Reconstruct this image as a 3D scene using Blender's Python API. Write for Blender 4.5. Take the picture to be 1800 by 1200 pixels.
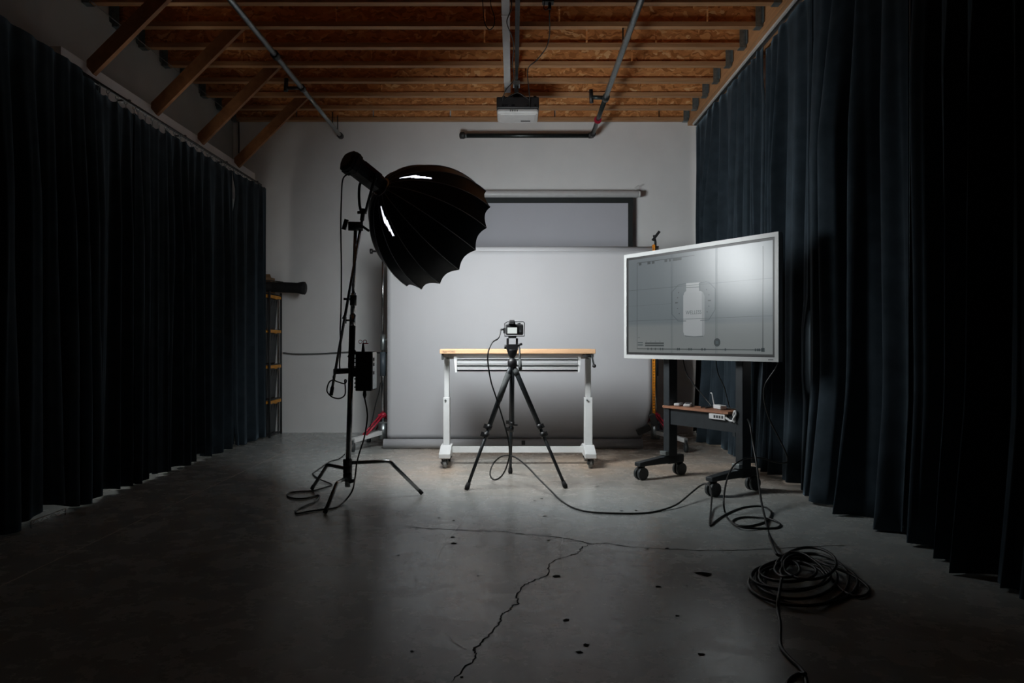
import bpy, math, random
from mathutils import Vector as V, Matrix

for o in list(bpy.data.objects):
    bpy.data.objects.remove(o, do_unlink=True)
scene = bpy.context.scene
COL = scene.collection

# ------------------------------------------------------------------ camera
F = 1280.0            # focal length in pixels of the 1800 px wide frame
CX, CY, H = 902.0, 603.0, 1.05
cam = bpy.data.cameras.new('camera')
cam.sensor_width = 36.0
cam.lens = 36.0 * F / 1800.0
cam.shift_x = (900 - CX) / 1800.0
cam.shift_y = (CY - 600) / 1800.0
cam.clip_end = 100
camo = bpy.data.objects.new('camera', cam)
camo.location = (0, 0, H)
camo.rotation_euler = (math.pi / 2, 0, 0)
COL.objects.link(camo)
scene.camera = camo

# ------------------------------------------------------------------ world, light, exposure
world = bpy.data.worlds.new('world')
scene.world = world
world.use_nodes = True
world.node_tree.nodes['Background'].inputs[0].default_value = (0.55, 0.65, 0.75, 1)
world.node_tree.nodes['Background'].inputs[1].default_value = 0.02
LAMP = 32.0           # radiance of the soft box's diffuser
DAYLIGHT = 3.2        # radiance of the windows behind the curtains
scene.view_settings.view_transform = 'Standard'
scene.view_settings.look = 'None'
scene.view_settings.gamma = 1.0
scene.view_settings.exposure = 0.0
scene.view_settings.use_curve_mapping = False

# ------------------------------------------------------------------ helpers
def P(px, py, d):
    return V(((px - CX) / F * d, d, H - (py - CY) / F * d))

def floor_at(px, py, z=0.0):
    d = F * (H - z) / (py - CY)
    return V(((px - CX) / F * d, d, z))

def at_x(px, X):
    return X * F / (px - CX)

class MB:
    def __init__(s):
        s.v, s.f, s.s = [], [], []
    def _add(s, vs, fs, smooth):
        b = len(s.v)
        s.v += [V(p) for p in vs]
        s.f += [tuple(i + b for i in f) for f in fs]
        s.s += [smooth] * len(fs)
        return s
    def box(s, x0, x1, y0, y1, z0, z1):
        vs = [(x, y, z) for x in (x0, x1) for y in (y0, y1) for z in (z0, z1)]
        return s._add(vs, [(0, 1, 3, 2), (4, 6, 7, 5), (0, 4, 5, 1), (2, 3, 7, 6), (0, 2, 6, 4), (1, 5, 7, 3)], False)
    def obox(s, c, u, w, t, hu, hw, ht):
        """box about c with half sizes along three axes"""
        c, u, w, t = V(c), V(u).normalized(), V(w).normalized(), V(t).normalized()
        vs = [c + u * (a * hu) + w * (b * hw) + t * (d * ht) for a in (-1, 1) for b in (-1, 1) for d in (-1, 1)]
        return s._add(vs, [(0, 1, 3, 2), (4, 6, 7, 5), (0, 4, 5, 1), (2, 3, 7, 6), (0, 2, 6, 4), (1, 5, 7, 3)], False)
    def prism(s, poly, vec):
        n = len(poly)
        vec = V(vec)
        vs = [V(p) for p in poly] + [V(p) + vec for p in poly]
        fs = [tuple(range(n))[::-1], tuple(range(n, 2 * n))]
        fs += [(i, (i + 1) % n, n + (i + 1) % n, n + i) for i in range(n)]
        return s._add(vs, fs, False)
    def tube(s, pts, r, n=8, caps=True, closed=False):
        pts = [V(p) for p in pts]
        m = len(pts)
        rs = r if isinstance(r, (list, tuple)) else [r] * m
        def tan(i):
            if closed:
                return (pts[(i + 1) % m] - pts[i - 1]).normalized()
            if i == 0: return (pts[1] - pts[0]).normalized()
            if i == m - 1: return (pts[-1] - pts[-2]).normalized()
            a = (pts[i + 1] - pts[i]).normalized() + (pts[i] - pts[i - 1]).normalized()
            return a.normalized() if a.length > 1e-6 else (pts[i + 1] - pts[i]).normalized()
        t0 = tan(0)
        up = V((0, 0, 1)) if abs(t0.z) < .9 else V((1, 0, 0))
        a = t0.cross(up).normalized()
        vs, fs = [], []
        for i in range(m):
            t = tan(i)
            a = (a - t * a.dot(t))
            a = a.normalized() if a.length > 1e-6 else t.orthogonal().normalized()
            b = t.cross(a)
            for k in range(n):
                w = 2 * math.pi * k / n
                vs.append(pts[i] + (a * math.cos(w) + b * math.sin(w)) * rs[i])
        for i in range(m if closed else m - 1):
            j = (i + 1) % m
            for k in range(n):
                l = (k + 1) % n
                fs.append((i * n + k, i * n + l, j * n + l, j * n + k))
        s._add(vs, fs, True)
        if caps and not closed:
            b = len(s.v) - len(vs)
            s.f.append(tuple(b + k for k in range(n))[::-1]); s.s.append(False)
            s.f.append(tuple(b + (m - 1) * n + k for k in range(n))); s.s.append(False)
        return s
    def cyl(s, a, b, r, n=16, r2=None):
        return s.tube([a, b], [r, r if r2 is None else r2], n)
    def lathe(s, o, ax, prof, n=20):
        o, ax = V(o), V(ax).normalized()
        pts = [o + ax * t for t, r in prof]
        a = ax.orthogonal().normalized(); b = ax.cross(a)
        vs, fs = [], []
        for (t, r), p in zip(prof, pts):
            for k in range(n):
                w = 2 * math.pi * k / n
                vs.append(p + (a * math.cos(w) + b * math.sin(w)) * r)
        for i in range(len(prof) - 1):
            for k in range(n):
                l = (k + 1) % n
                fs.append((i * n + k, i * n + l, (i + 1) * n + l, (i + 1) * n + k))
        s._add(vs, fs, True)
        q = len(s.v) - len(vs)
        s.f.append(tuple(q + k for k in range(n))[::-1]); s.s.append(False)
        s.f.append(tuple(q + (len(prof) - 1) * n + k for k in range(n))); s.s.append(False)
        return s
    def torus(s, c, ax, R, r, n=16, k=6):
        ax = V(ax).normalized(); a = ax.orthogonal().normalized(); b = ax.cross(a)
        return s.tube([V(c) + (a * math.cos(2 * math.pi * i / n) + b * math.sin(2 * math.pi * i / n)) * R for i in range(n)], r, k, closed=True)
    def ball(s, c, r, n=12):
        m = n // 2
        prof = [(-math.cos(math.pi * i / m) * r, max(1e-4, math.sin(math.pi * i / m) * r)) for i in range(m + 1)]
        return s.lathe(c, (0, 0, 1), prof, n)
    def grid(s, rows, smooth=True):
        m = len(rows[0]); vs = [p for r in rows for p in r]
        fs = [(i * m + j, i * m + j + 1, (i + 1) * m + j + 1, (i + 1) * m + j) for i in range(len(rows) - 1) for j in range(m - 1)]
        return s._add(vs, fs, smooth)

def smooth_curve(pts, per=8, closed=False):
    pts = [V(p) for p in pts]
    out = []
    n = len(pts)
    for i in range(n if closed else n - 1):
        p1, p2 = pts[i], pts[(i + 1) % n]
        p0 = pts[i - 1] if (i > 0 or closed) else p1 * 2 - p2
        p3 = pts[(i + 2) % n] if (i + 2 < n or closed) else p2 * 2 - p1
        for k in range(per):
            t = k / per
            out.append(0.5 * ((2 * p1) + (p2 - p0) * t + (2 * p0 - 5 * p1 + 4 * p2 - p3) * t * t + (3 * p1 - p0 - 3 * p2 + p3) * t ** 3))
    if not closed: out.append(pts[-1])
    return out

ORIG = {}
def _link(name, mb, mat, shift):
    me = bpy.data.meshes.new(name)
    me.from_pydata([tuple(p - shift) for p in mb.v], [], mb.f)
    me.polygons.foreach_set('use_smooth', mb.s)
    me.materials.append(mat)
    me.validate(); me.update()
    o = bpy.data.objects.new(name, me)
    COL.objects.link(o)
    return o

def tag(o, label, cat, group=None):
    o['label'] = label; o['category'] = cat
    if group: o['group'] = group
    return o

def thing(name, loc, label, cat, group=None):
    o = bpy.data.objects.new(name, None)
    o.empty_display_size = .05
    COL.objects.link(o)
    o.location = loc
    ORIG[o.name] = V(loc)
    return tag(o, label, cat, group)

def bevel(o, w, seg=2):
    m = o.modifiers.new('bevel', 'BEVEL'); m.width = w; m.segments = seg; m.limit_method = 'ANGLE'; m.angle_limit = math.radians(40)
    return o

def part(name, mb, mat, parent, bev=0, label=None):
    sh = ORIG[parent.name]
    o = _link(name, mb, mat, sh)
    o.parent = parent
    ORIG[o.name] = sh
    if bev: bevel(o, bev)
    if label: o['label'] = label
    return o

def single(name, mb, mat, loc, label, cat, group=None, bev=0):
    loc = V(loc)
    o = _link(name, mb, mat, loc)
    o.location = loc
    ORIG[o.name] = loc
    if bev: bevel(o, bev)
    return tag(o, label, cat, group)

def structure(name, mb, mat, label=None):
    o = _link(name, mb, mat, V((0, 0, 0)))
    ORIG[o.name] = V((0, 0, 0))
    o['kind'] = 'structure'
    if label: o['label'] = label
    return o

# ------------------------------------------------------------------ materials
def nodes_of(name):
    m = bpy.data.materials.new(name); m.use_nodes = True
    nt = m.node_tree
    return m, nt, nt.nodes['Principled BSDF']

def mk(nt, t, **kw):
    n = nt.nodes.new(t)
    for k, v in kw.items():
        if k.startswith('i_'):
            n.inputs[k[2:].replace('_', ' ')].default_value = v
        else:
            setattr(n, k, v)
    return n

def ramp(nt, src, stops):
    r = nt.nodes.new('ShaderNodeValToRGB')
    while len(r.color_ramp.elements) < len(stops): r.color_ramp.elements.new(.5)
    for e, (p, c) in zip(r.color_ramp.elements, stops):
        e.position = p; e.color = (*c, 1) if len(c) == 3 else c
    nt.links.new(src, r.inputs[0])
    return r

def coords(nt, scale=(1, 1, 1), rand=False):
    tc = nt.nodes.new('ShaderNodeTexCoord')
    mp = nt.nodes.new('ShaderNodeMapping')
    mp.inputs['Scale'].default_value = scale
    nt.links.new(tc.outputs['Object'], mp.inputs[0])
    if rand:
        oi = nt.nodes.new('ShaderNodeObjectInfo')
        mu = nt.nodes.new('ShaderNodeVectorMath'); mu.operation = 'SCALE'
        mu.inputs[0].default_value = (17, 31, 23)
        nt.links.new(oi.outputs['Random'], mu.inputs['Scale'])
        nt.links.new(mu.outputs[0], mp.inputs['Location'])
    return mp.outputs[0]

def pmat(name, col, rough=.5, metal=0, var=.12, scale=18, bump=0, spec=.5, sheen=0, coat=0, stretch=(1, 1, 1), sheen_tint=(.4, .5, .6)):
    m, nt, b = nodes_of(name)
    co = coords(nt, stretch)
    nz = mk(nt, 'ShaderNodeTexNoise', i_Scale=scale, i_Detail=4.0)
    nt.links.new(co, nz.inputs['Vector'])
    lo = tuple(c * (1 - var) for c in col); hi = tuple(min(1, c * (1 + var)) for c in col)
    r = ramp(nt, nz.outputs[0], [(.3, lo), (.7, hi)])
    nt.links.new(r.outputs[0], b.inputs['Base Color'])
    b.inputs['Roughness'].default_value = rough
    b.inputs['Metallic'].default_value = metal
    b.inputs['Specular IOR Level'].default_value = spec
    if sheen:
        b.inputs['Sheen Weight'].default_value = sheen
        b.inputs['Sheen Roughness'].default_value = .4
        b.inputs['Sheen Tint'].default_value = (*sheen_tint, 1)
    if coat:
        b.inputs['Coat Weight'].default_value = coat
    if bump:
        bp = mk(nt, 'ShaderNodeBump', i_Strength=bump, i_Distance=.01)
        nt.links.new(nz.outputs[0], bp.inputs['Height'])
        nt.links.new(bp.outputs[0], b.inputs['Normal'])
    return m

def emat(name, col, strength, rough=.5, base=(0.02, 0.02, 0.02)):
    m, nt, b = nodes_of(name)
    b.inputs['Base Color'].default_value = (*base, 1)
    b.inputs['Emission Color'].default_value = (*col, 1)
    b.inputs['Emission Strength'].default_value = strength
    b.inputs['Roughness'].default_value = rough
    return m

def wood_mat(name, c0, c1, axis=(1.2, 14, 14), rough=.6, rand=True):
    m, nt, b = nodes_of(name)
    co = coords(nt, axis, rand)
    nz = mk(nt, 'ShaderNodeTexNoise', i_Scale=3.0, i_Detail=6.0, i_Roughness=.6, i_Distortion=.4)
    nt.links.new(co, nz.inputs['Vector'])
    r = ramp(nt, nz.outputs[0], [(.3, c0), (.7, c1)])
    nt.links.new(r.outputs[0], b.inputs['Base Color'])
    b.inputs['Roughness'].default_value = rough
    bp = mk(nt, 'ShaderNodeBump', i_Strength=.15, i_Distance=.004)
    nt.links.new(nz.outputs[0], bp.inputs['Height']); nt.links.new(bp.outputs[0], b.inputs['Normal'])
    return m

def osb_mat():
    m, nt, b = nodes_of('oriented strand board')
    co = coords(nt, (1, 1, 1), True)
    dn = mk(nt, 'ShaderNodeTexNoise', i_Scale=9.0, i_Detail=2.0)
    nt.links.new(co, dn.inputs['Vector'])
    ad = nt.nodes.new('ShaderNodeMixRGB'); ad.blend_type = 'ADD'; ad.inputs[0].default_value = .16
    nt.links.new(co, ad.inputs[1]); nt.links.new(dn.outputs['Color'], ad.inputs[2])
    mp = nt.nodes.new('ShaderNodeMapping'); mp.inputs['Scale'].default_value = (16, 24, 46); mp.inputs['Rotation'].default_value = (0, .5, 0)
    nt.links.new(ad.outputs[0], mp.inputs[0])
    vo = mk(nt, 'ShaderNodeTexVoronoi', i_Scale=1.0)
    nt.links.new(mp.outputs[0], vo.inputs['Vector'])
    sp = nt.nodes.new('ShaderNodeSeparateColor')
    nt.links.new(vo.outputs['Color'], sp.inputs[0])
    r = ramp(nt, sp.outputs[0], [(0, (.40, .145, .038)), (.5, (.66, .275, .088)), (.85, (.78, .36, .125)), (1, (.90, .58, .28))])
    nt.links.new(r.outputs[0], b.inputs['Base Color'])
    b.inputs['Roughness'].default_value = .7
    bp = mk(nt, 'ShaderNodeBump', i_Strength=.25, i_Distance=.004)
    nt.links.new(sp.outputs[1], bp.inputs['Height']); nt.links.new(bp.outputs[0], b.inputs['Normal'])
    return m

def floor_mat():
    m, nt, b = nodes_of('polished concrete')
    L = nt.links.new
    co = coords(nt)
    big = mk(nt, 'ShaderNodeTexNoise', i_Scale=.9, i_Detail=5.0, i_Roughness=.6, i_Distortion=.6)
    mid = mk(nt, 'ShaderNodeTexNoise', i_Scale=5.0, i_Detail=8.0, i_Roughness=.7)
    fine = mk(nt, 'ShaderNodeTexNoise', i_Scale=60.0, i_Detail=3.0)
    for n in (big, mid, fine): L(co, n.inputs['Vector'])
    r1 = ramp(nt, big.outputs[0], [(.22, (.32, .345, .34)), (.5, (.375, .405, .40)), (.82, (.43, .45, .44))])
    r2 = ramp(nt, mid.outputs[0], [(.3, (.86, .87, .88)), (.5, (1, 1, 1)), (.72, (1.07, 1.06, 1.05))])
    mx = nt.nodes.new('ShaderNodeMixRGB'); mx.blend_type = 'MULTIPLY'; mx.inputs[0].default_value = 1
    L(r1.outputs[0], mx.inputs[1]); L(r2.outputs[0], mx.inputs[2])
    at = nt.nodes.new('ShaderNodeAttribute'); at.attribute_name = 'wear_and_warm_light'
    sp = nt.nodes.new('ShaderNodeSeparateColor'); L(at.outputs['Color'], sp.inputs[0])
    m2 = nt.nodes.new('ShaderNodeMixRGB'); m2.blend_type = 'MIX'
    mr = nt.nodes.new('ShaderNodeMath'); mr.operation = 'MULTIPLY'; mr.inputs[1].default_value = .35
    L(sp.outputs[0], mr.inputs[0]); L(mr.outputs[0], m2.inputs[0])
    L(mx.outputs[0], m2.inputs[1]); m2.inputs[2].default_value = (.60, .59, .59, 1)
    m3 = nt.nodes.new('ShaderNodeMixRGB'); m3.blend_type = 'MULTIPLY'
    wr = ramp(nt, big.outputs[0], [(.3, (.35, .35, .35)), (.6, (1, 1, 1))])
    warm_light = nt.nodes.new('ShaderNodeMath'); warm_light.operation = 'MULTIPLY'
    L(sp.outputs[1], warm_light.inputs[0]); L(wr.outputs[0], warm_light.inputs[1]); L(warm_light.outputs[0], m3.inputs[0])
    L(m2.outputs[0], m3.inputs[1]); m3.inputs[2].default_value = (1.42, 1.04, .82, 1)  # warm light tint multiplied into the concrete colour
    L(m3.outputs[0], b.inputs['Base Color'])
    rr = ramp(nt, mid.outputs[0], [(.3, (.20, .20, .20)), (.7, (.33, .33, .33))])
    L(rr.outputs[0], b.inputs['Roughness'])
    b.inputs['Specular IOR Level'].default_value = .7
    bp = mk(nt, 'ShaderNodeBump', i_Strength=.05, i_Distance=.004)
    L(fine.outputs[0], bp.inputs['Height']); L(bp.outputs[0], b.inputs['Normal'])
    return m

M = {}
M['wall'] = pmat('white painted wall', (.84, .845, .845), .85, var=.03, scale=3, bump=.03)
M['grey_wall'] = pmat('grey unpainted wall', (.44, .46, .45), .9, var=.08, scale=2)
M['dark_wall'] = pmat('dark painted wall', (.10, .105, .11), .9, var=.05, scale=3)
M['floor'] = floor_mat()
M['osb'] = osb_mat()
M['lvl'] = wood_mat('flange lumber', (.40, .20, .09), (.56, .31, .15))
M['brace'] = wood_mat('brace lumber', (.26, .11, .04), (.40, .18, .07), (5, 5, 5))
M['beam'] = wood_mat('glulam beam', (.42, .21, .09), (.58, .31, .145), (14, 1.2, 14))
M['galv'] = pmat('galvanised steel', (.34, .38, .39), .38, .9, .2, 60)
M['hanger'] = pmat('joist hanger steel', (.22, .27, .28), .45, .7, .2, 40)
M['blackpipe'] = pmat('black iron pipe', (.035, .045, .045), .32, .5, .2, 30)
M['iron'] = pmat('cast iron fitting', (.05, .05, .05), .5, .4, .2, 40)
M['whiteplastic'] = pmat('white plastic', (.62, .62, .62), .4, var=.04)
M['conduit'] = pmat('white downpipe paint', (.55, .56, .57), .45, var=.04)
M['black'] = pmat('black plastic', (.014, .014, .015), .45, var=.2)
M['blackmatte'] = pmat('matte black', (.010, .010, .011), .8, var=.2)
M['cable'] = pmat('black rubber cable', (.012, .013, .013), .42, var=.2)
M['greycable'] = pmat('grey rubber cable', (.10, .11, .11), .45, var=.15)
M['curtain'] = pmat('midnight blue velvet', (.026, .037, .047), .92, var=.25, scale=8, spec=.1, sheen=.40, sheen_tint=(.30, .42, .52))
M['softbox'] = pmat('black coated softbox fabric', (.007, .008, .011), .40, var=.3, scale=30, bump=.05, spec=.25)
M['silver'] = pmat('silver lining', (.75, .75, .75), .35, .6, .05)
M['seam'] = pmat('grey seam piping', (.34, .34, .37), .5, var=.2)
M['lampbody'] = pmat('black lamp housing', (.011, .010, .010), .4, var=.2)
M['red'] = pmat('red anodised', (.10, .006, .008), .4, .3, .2)
M['chromeblack'] = pmat('black chrome', (.33, .335, .34), .25, 1.0, .15)
M['chrome'] = pmat('chrome', (.50, .51, .52), .2, 1.0, .1)
M['paper'] = pmat('white seamless paper', (.46, .465, .485), .8, var=.02, scale=2)
M['screenfabric'] = pmat('projection screen fabric', (.50, .51, .56), .8, var=.02, scale=2)
M['screenborder'] = pmat('black screen border', (.012, .016, .016), .7)
M['bluegrey'] = pmat('blue grey sleeve', (.05, .065, .08), .5)
M['redbrace'] = pmat('red painted brace', (.42, .02, .045), .4, .1, .1)
M['whitepaint'] = pmat('white powder coat', (.66, .67, .67), .4, var=.03)
M['bamboo'] = wood_mat('table top wood', (.53, .31, .165), (.68, .425, .25), (1.2, 14, 14))
M['steel'] = pmat('brushed steel', (.72, .73, .74), .34, .55, .08, 6, stretch=(.5, 30, 30))
M['laminate'] = wood_mat('brown laminate', (.24, .10, .055), (.32, .15, .085), (3, 3, 3))
M['tvbezel'] = pmat('light grey bezel', (.44, .45, .45), .35, var=.03)
M['tvpost'] = pmat('charcoal steel', (.022, .027, .031), .5, .2, .15)
M['darkgrey'] = pmat('dark grey plastic', (.035, .038, .04), .5, var=.2)
M['orange'] = pmat('orange plastic', (.85, .30, .02), .5, var=.08)
M['yellow'] = pmat('yellow plastic lid', (.78, .33, .03), .5, var=.06)
M['tote'] = pmat('black tote plastic', (.028, .033, .038), .5, var=.15)
M['foam'] = pmat('grey foam grip', (.05, .055, .055), .75, var=.2, scale=60)
M['card'] = pmat('brown cardboard', (.25, .15, .08), .8, var=.1)
M['crack'] = pmat('crack', (.012, .012, .012), .95, spec=.05)
M['joint'] = pmat('joint filler', (.70, .68, .64), .5)
M['scuff'] = pmat('pale scuff', (.58, .60, .60), .27, spec=.7)
M['lens'] = pmat('glass black', (.01, .01, .012), .1)
M['diffuser'] = emat('lit diffuser', (.94, .985, 1.0), LAMP, .6, (.8, .8, .8))
M['daylight'] = emat('daylit glass', (1.0, .97, .92), DAYLIGHT, .1, (.2, .2, .2))
M['caster'] = pmat('dark rubber wheel', (.03, .035, .037), .5, var=.2)
M['whitecaster'] = pmat('grey wheel', (.2, .21, .21), .5, var=.2)
M['label'] = pmat('dark print', (.03, .025, .02), .6)

# ------------------------------------------------------------------ the room
YB = 8.56; XL = -3.29; XR = 2.62; Y0 = -2.6; ZJ = 3.645; ZD = 4.02
def pip(x, y, poly):
    c = False; j = len(poly) - 1
    for i in range(len(poly)):
        (xi, yi), (xj, yj) = poly[i], poly[j]
        if (yi > y) != (yj > y) and x < (xj - xi) * (y - yi) / (yj - yi) + xi: c = not c
        j = i
    return c

def build_floor():
    st = .03
    nx = int((XR - XL) / st) + 1; ny = int((YB - Y0) / st) + 1
    xs = [XL + (XR - XL) * i / nx for i in range(nx + 1)]
    ys = [Y0 + (YB - Y0) * j / ny for j in range(ny + 1)]
    mb = MB().grid([[V((x, y, 0)) for x in xs] for y in ys], False)
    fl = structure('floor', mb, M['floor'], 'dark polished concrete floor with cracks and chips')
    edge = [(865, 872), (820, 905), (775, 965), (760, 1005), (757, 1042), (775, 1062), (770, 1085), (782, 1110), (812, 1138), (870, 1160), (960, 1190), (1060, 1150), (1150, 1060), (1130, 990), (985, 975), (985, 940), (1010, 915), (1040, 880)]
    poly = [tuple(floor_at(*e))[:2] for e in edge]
    ca = fl.data.color_attributes.new('wear_and_warm_light', 'FLOAT_COLOR', 'POINT')
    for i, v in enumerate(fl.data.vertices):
        x, y = v.co.x, v.co.y
        a = 0.0
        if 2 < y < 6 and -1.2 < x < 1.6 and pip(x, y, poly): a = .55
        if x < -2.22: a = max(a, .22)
        warm_light = max(0.0, min(1.0, (y - 4.6) / 1.4)) * max(0.0, min(1.0, (x + 1.6) / 1.0))  # second channel: warm light near the table, painted into the floor colour
        ca.data[i].color = (a, warm_light, 0, 1)
    # outside slab thickness
    rng = random.Random(4)
    def ribbon(name, px, w, mat, jag=0.0, z=.0012, sub=6, taper=True):
        base = [floor_at(*p) for p in px]
        pts = []
        for a, b in zip(base[:-1], base[1:]):
            for k in range(sub):
                q = a.lerp(b, k / sub)
                pts.append(q + V((rng.uniform(-jag, jag), rng.uniform(-jag, jag), 0)))
        pts.append(base[-1])
        L, R = [], []
        for i, p in enumerate(pts):
            t = (pts[min(i + 1, len(pts) - 1)] - pts[max(i - 1, 0)]); t.z = 0
            n = V((-t.y, t.x, 0)).normalized()
            ww = w * rng.uniform(.55, 1.3) * .5
            if taper and (i < 2 or i > len(pts) - 3): ww *= .3
            L.append(p + n * ww + V((0, 0, z))); R.append(p - n * ww + V((0, 0, z)))
        part(name, MB().grid([L, R], False), mat, fl)
    ribbon('crack', [(795, 1198), (812, 1178), (833, 1160), (836, 1150), (831, 1143), (836, 1138), (850, 1125), (868, 1108), (878, 1095), (882, 1080), (895, 1072), (902, 1065), (912, 1060), (909, 1048), (914, 1033), (930, 1024), (945, 1017), (965, 1009), (963, 992), (975, 984), (1000, 977), (1015, 972), (1024, 961), (1040, 956)], .006, M['crack'], .006, sub=5)
    ribbon('crack', [(690, 923), (760, 929), (830, 933), (880, 933), (910, 938), (950, 941), (1000, 947), (1040, 956), (1066, 955), (1100, 960), (1140, 963), (1180, 965), (1240, 968), (1300, 967), (1350, 965), (1440, 960), (1500, 958)], .007, M['crack'], .006, sub=5)
    ribbon('control_joint', [(-60, 1059), (560, 766)], .010, M['joint'], .001, sub=120, taper=False)
    ribbon('scuff_mark', [(865, 872), (820, 905), (775, 965), (760, 1005), (757, 1042)], .012, M['scuff'], .002, sub=10)
    ribbon('scuff_mark', [(770, 1080), (782, 1108), (800, 1130), (822, 1142)], .008, M['scuff'], .002, sub=10)
    ribbon('scuff_mark', [(1010, 925), (990, 940), (986, 970), (992, 1010)], .007, M['scuff'], .002, sub=10)
    for (x, y, r) in [(979, 1013, 11), (1235, 1008, 24), (996, 1090, 9), (1030, 1134, 10), (1019, 1146, 10), (1157, 1031, 8), (1190, 1082, 6), (1232, 1150, 9), (964, 950, 6), (796, 944, 6), (798, 955, 8), (724, 1145, 7), (1172, 964, 7), (1138, 965, 6), (958, 907, 6), (940, 880, 4), (952, 876, 4), (1092, 898, 5), (1118, 897, 5), (1050, 855, 5), (772, 910, 4), (797, 915, 4), (1208, 1030, 4), (700, 976, 4), (840, 1012, 4), (812, 1190, 5)]:
        c = floor_at(x, y); k = rng.randint(8, 11)
        rr = r / F * c.y * .68
        pts = []
        for i in range(k):
            w = 2 * math.pi * i / k; q = rr * rng.uniform(.45, 1.15)
            pts.append(c + V((math.cos(w) * q * 1.05, math.sin(w) * q * 1.1, .0014)))
        part('chip', MB()._add(pts, [tuple(range(k))], False), M['crack'], fl)
    return fl
FL = build_floor()

WB = structure('wall_back', MB().box(XL, XR, YB, YB + .15, 0, ZD), M['wall'], 'white painted wall at the far end')
WL = structure('wall_left', MB().box(XL - .15, XL, Y0, YB + .15, 0, ZD), M['grey_wall'], 'grey upper wall behind the left curtains')
part('ledge', MB().box(XL + .002, -3.0, 4.83, 8.46, 2.60, 3.02), M['wall'], WL)
WR = structure('wall_right', MB().box(XR, XR + .15, Y0, YB + .15, 0, ZD), M['wall'], 'white wall behind the right curtains')
structure('wall_front', MB().box(XL, XR, Y0 - .15, Y0, 0, ZD), M['dark_wall'], 'dark wall behind the viewer')

def window(n, x, s, y0, y1, z0, z1):
    w = structure('window_%d' % n, MB().box(x, x + s * .02, y0, y1, z0, z1), M['daylight'], 'daylit window hidden behind the curtain')
    fr = MB()
    for (a, b, c, d) in ((y0 - .05, y1 + .05, z0 - .05, z0), (y0 - .05, y1 + .05, z1, z1 + .05), (y0 - .05, y0, z0, z1), (y1, y1 + .05, z0, z1)):
        fr.box(min(x, x + s * .05), max(x, x + s * .05), a, b, c, d)
    part('window_frame', fr, M['whitepaint'], w)
window(1, XL + .001, 1, 4.9, 6.3, .9, 2.1)
window(2, XR - .001, -1, 5.0, 7.6, .9, 2.1)

# ceiling: deck, I-joists with hangers, edge beam, braces
CE = structure('ceiling', MB().box(XL, XR, Y0, YB, ZD, ZD + .05), M['osb'], 'timber ceiling of exposed I-joists under a strand board deck')
XJ0, XJ1 = XL + .004, 2.045
rng = random.Random(11)
flange_me = None
def joist(k):
    global flange_me
    y1 = YB - .012 - .42 * k
    y0 = y1 - .062
    yc = (y0 + y1) / 2
    if flange_me is None:
        bot = part('joist', MB().box(XJ0, XJ1, -.031, .031, ZJ, ZJ + .040), M['lvl'], CE)
        top = part('top_flange', MB().box(XJ0, XJ1, -.031, .031, ZD - .042, ZD - .001), M['lvl'], bot)
        h = MB()
        for xa, xb, sgn in ((XJ1 - .06, XJ1 - .002, 1), (XJ0 + .002, XJ0 + .06, -1)):
            g = MB()
            g.box(xa, xb, -.038, .038, ZJ - .004, ZJ - .0005)
            g.box(xa, xb, -.038, -.033, ZJ - .004, ZJ + .27)
            g.box(xa, xb, .033, .038, ZJ - .004, ZJ + .27)
            e0, e1 = (xb - .004, xb) if sgn > 0 else (xa, xa + .004)
            g.box(e0, e1, -.075, -.038, ZJ + .02, ZJ + .27)
            g.box(e0, e1, .038, .075, ZJ + .02, ZJ + .27)
            part('hanger', g, M['hanger'], bot)
        flange_me = bot
        bot.location = (0, yc, 0)
        j = bot
    else:
        j = flange_me.copy(); COL.objects.link(j); j.location = (0, yc, 0); ORIG[j.name] = V((0, 0, 0))
        for ch in [c for c in flange_me.children if not c.name.startswith('web')]:
            c = ch.copy(); COL.objects.link(c); c.parent = j
    cuts = [XJ0]
    x = XJ0 + rng.uniform(.3, 1.3)
    while x < XJ1 - .25:
        cuts.append(x); x += rng.choice([.61, 1.22, 1.22, .9])
    cuts.append(XJ1)
    for a, b in zip(cuts[:-1], cuts[1:]):
        part('web_panel', MB().box(a + .008, b - .008, -.006, .006, ZJ + .040, ZD - .042), M['osb'], j)
for k in range(11): joist(k)

part('beam', MB().box(2.05, 2.19, Y0 + .02, YB - .002, 3.605, ZD - .001), M['beam'], CE, label='long timber edge beam carrying the joist ends')
for Y in (5.12, 6.03, 6.92, 7.83):
    lo = [(-2.999, Y, 3.04), (-2.999, Y, 2.995), (-2.955, Y, 2.94)]
    mb = MB().prism(lo + [(-2.03, Y, 3.865), (-2.175, Y, 3.865)], (0, .04, 0))
    part('brace', mb, M['brace'], CE)

# ------------------------------------------------------------------ curtains
def vnoise(seed):
    r = random.Random(seed); tab = [r.uniform(-1, 1) for _ in range(512)]
    def f(x):
        i = math.floor(x); t = x - i; t = t * t * (3 - 2 * t)
        return tab[i % 512] * (1 - t) + tab[(i + 1) % 512] * t
    return f

def bump(y, c, w, h):
    return h * math.exp(-((y - c) / w) ** 2)

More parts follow.
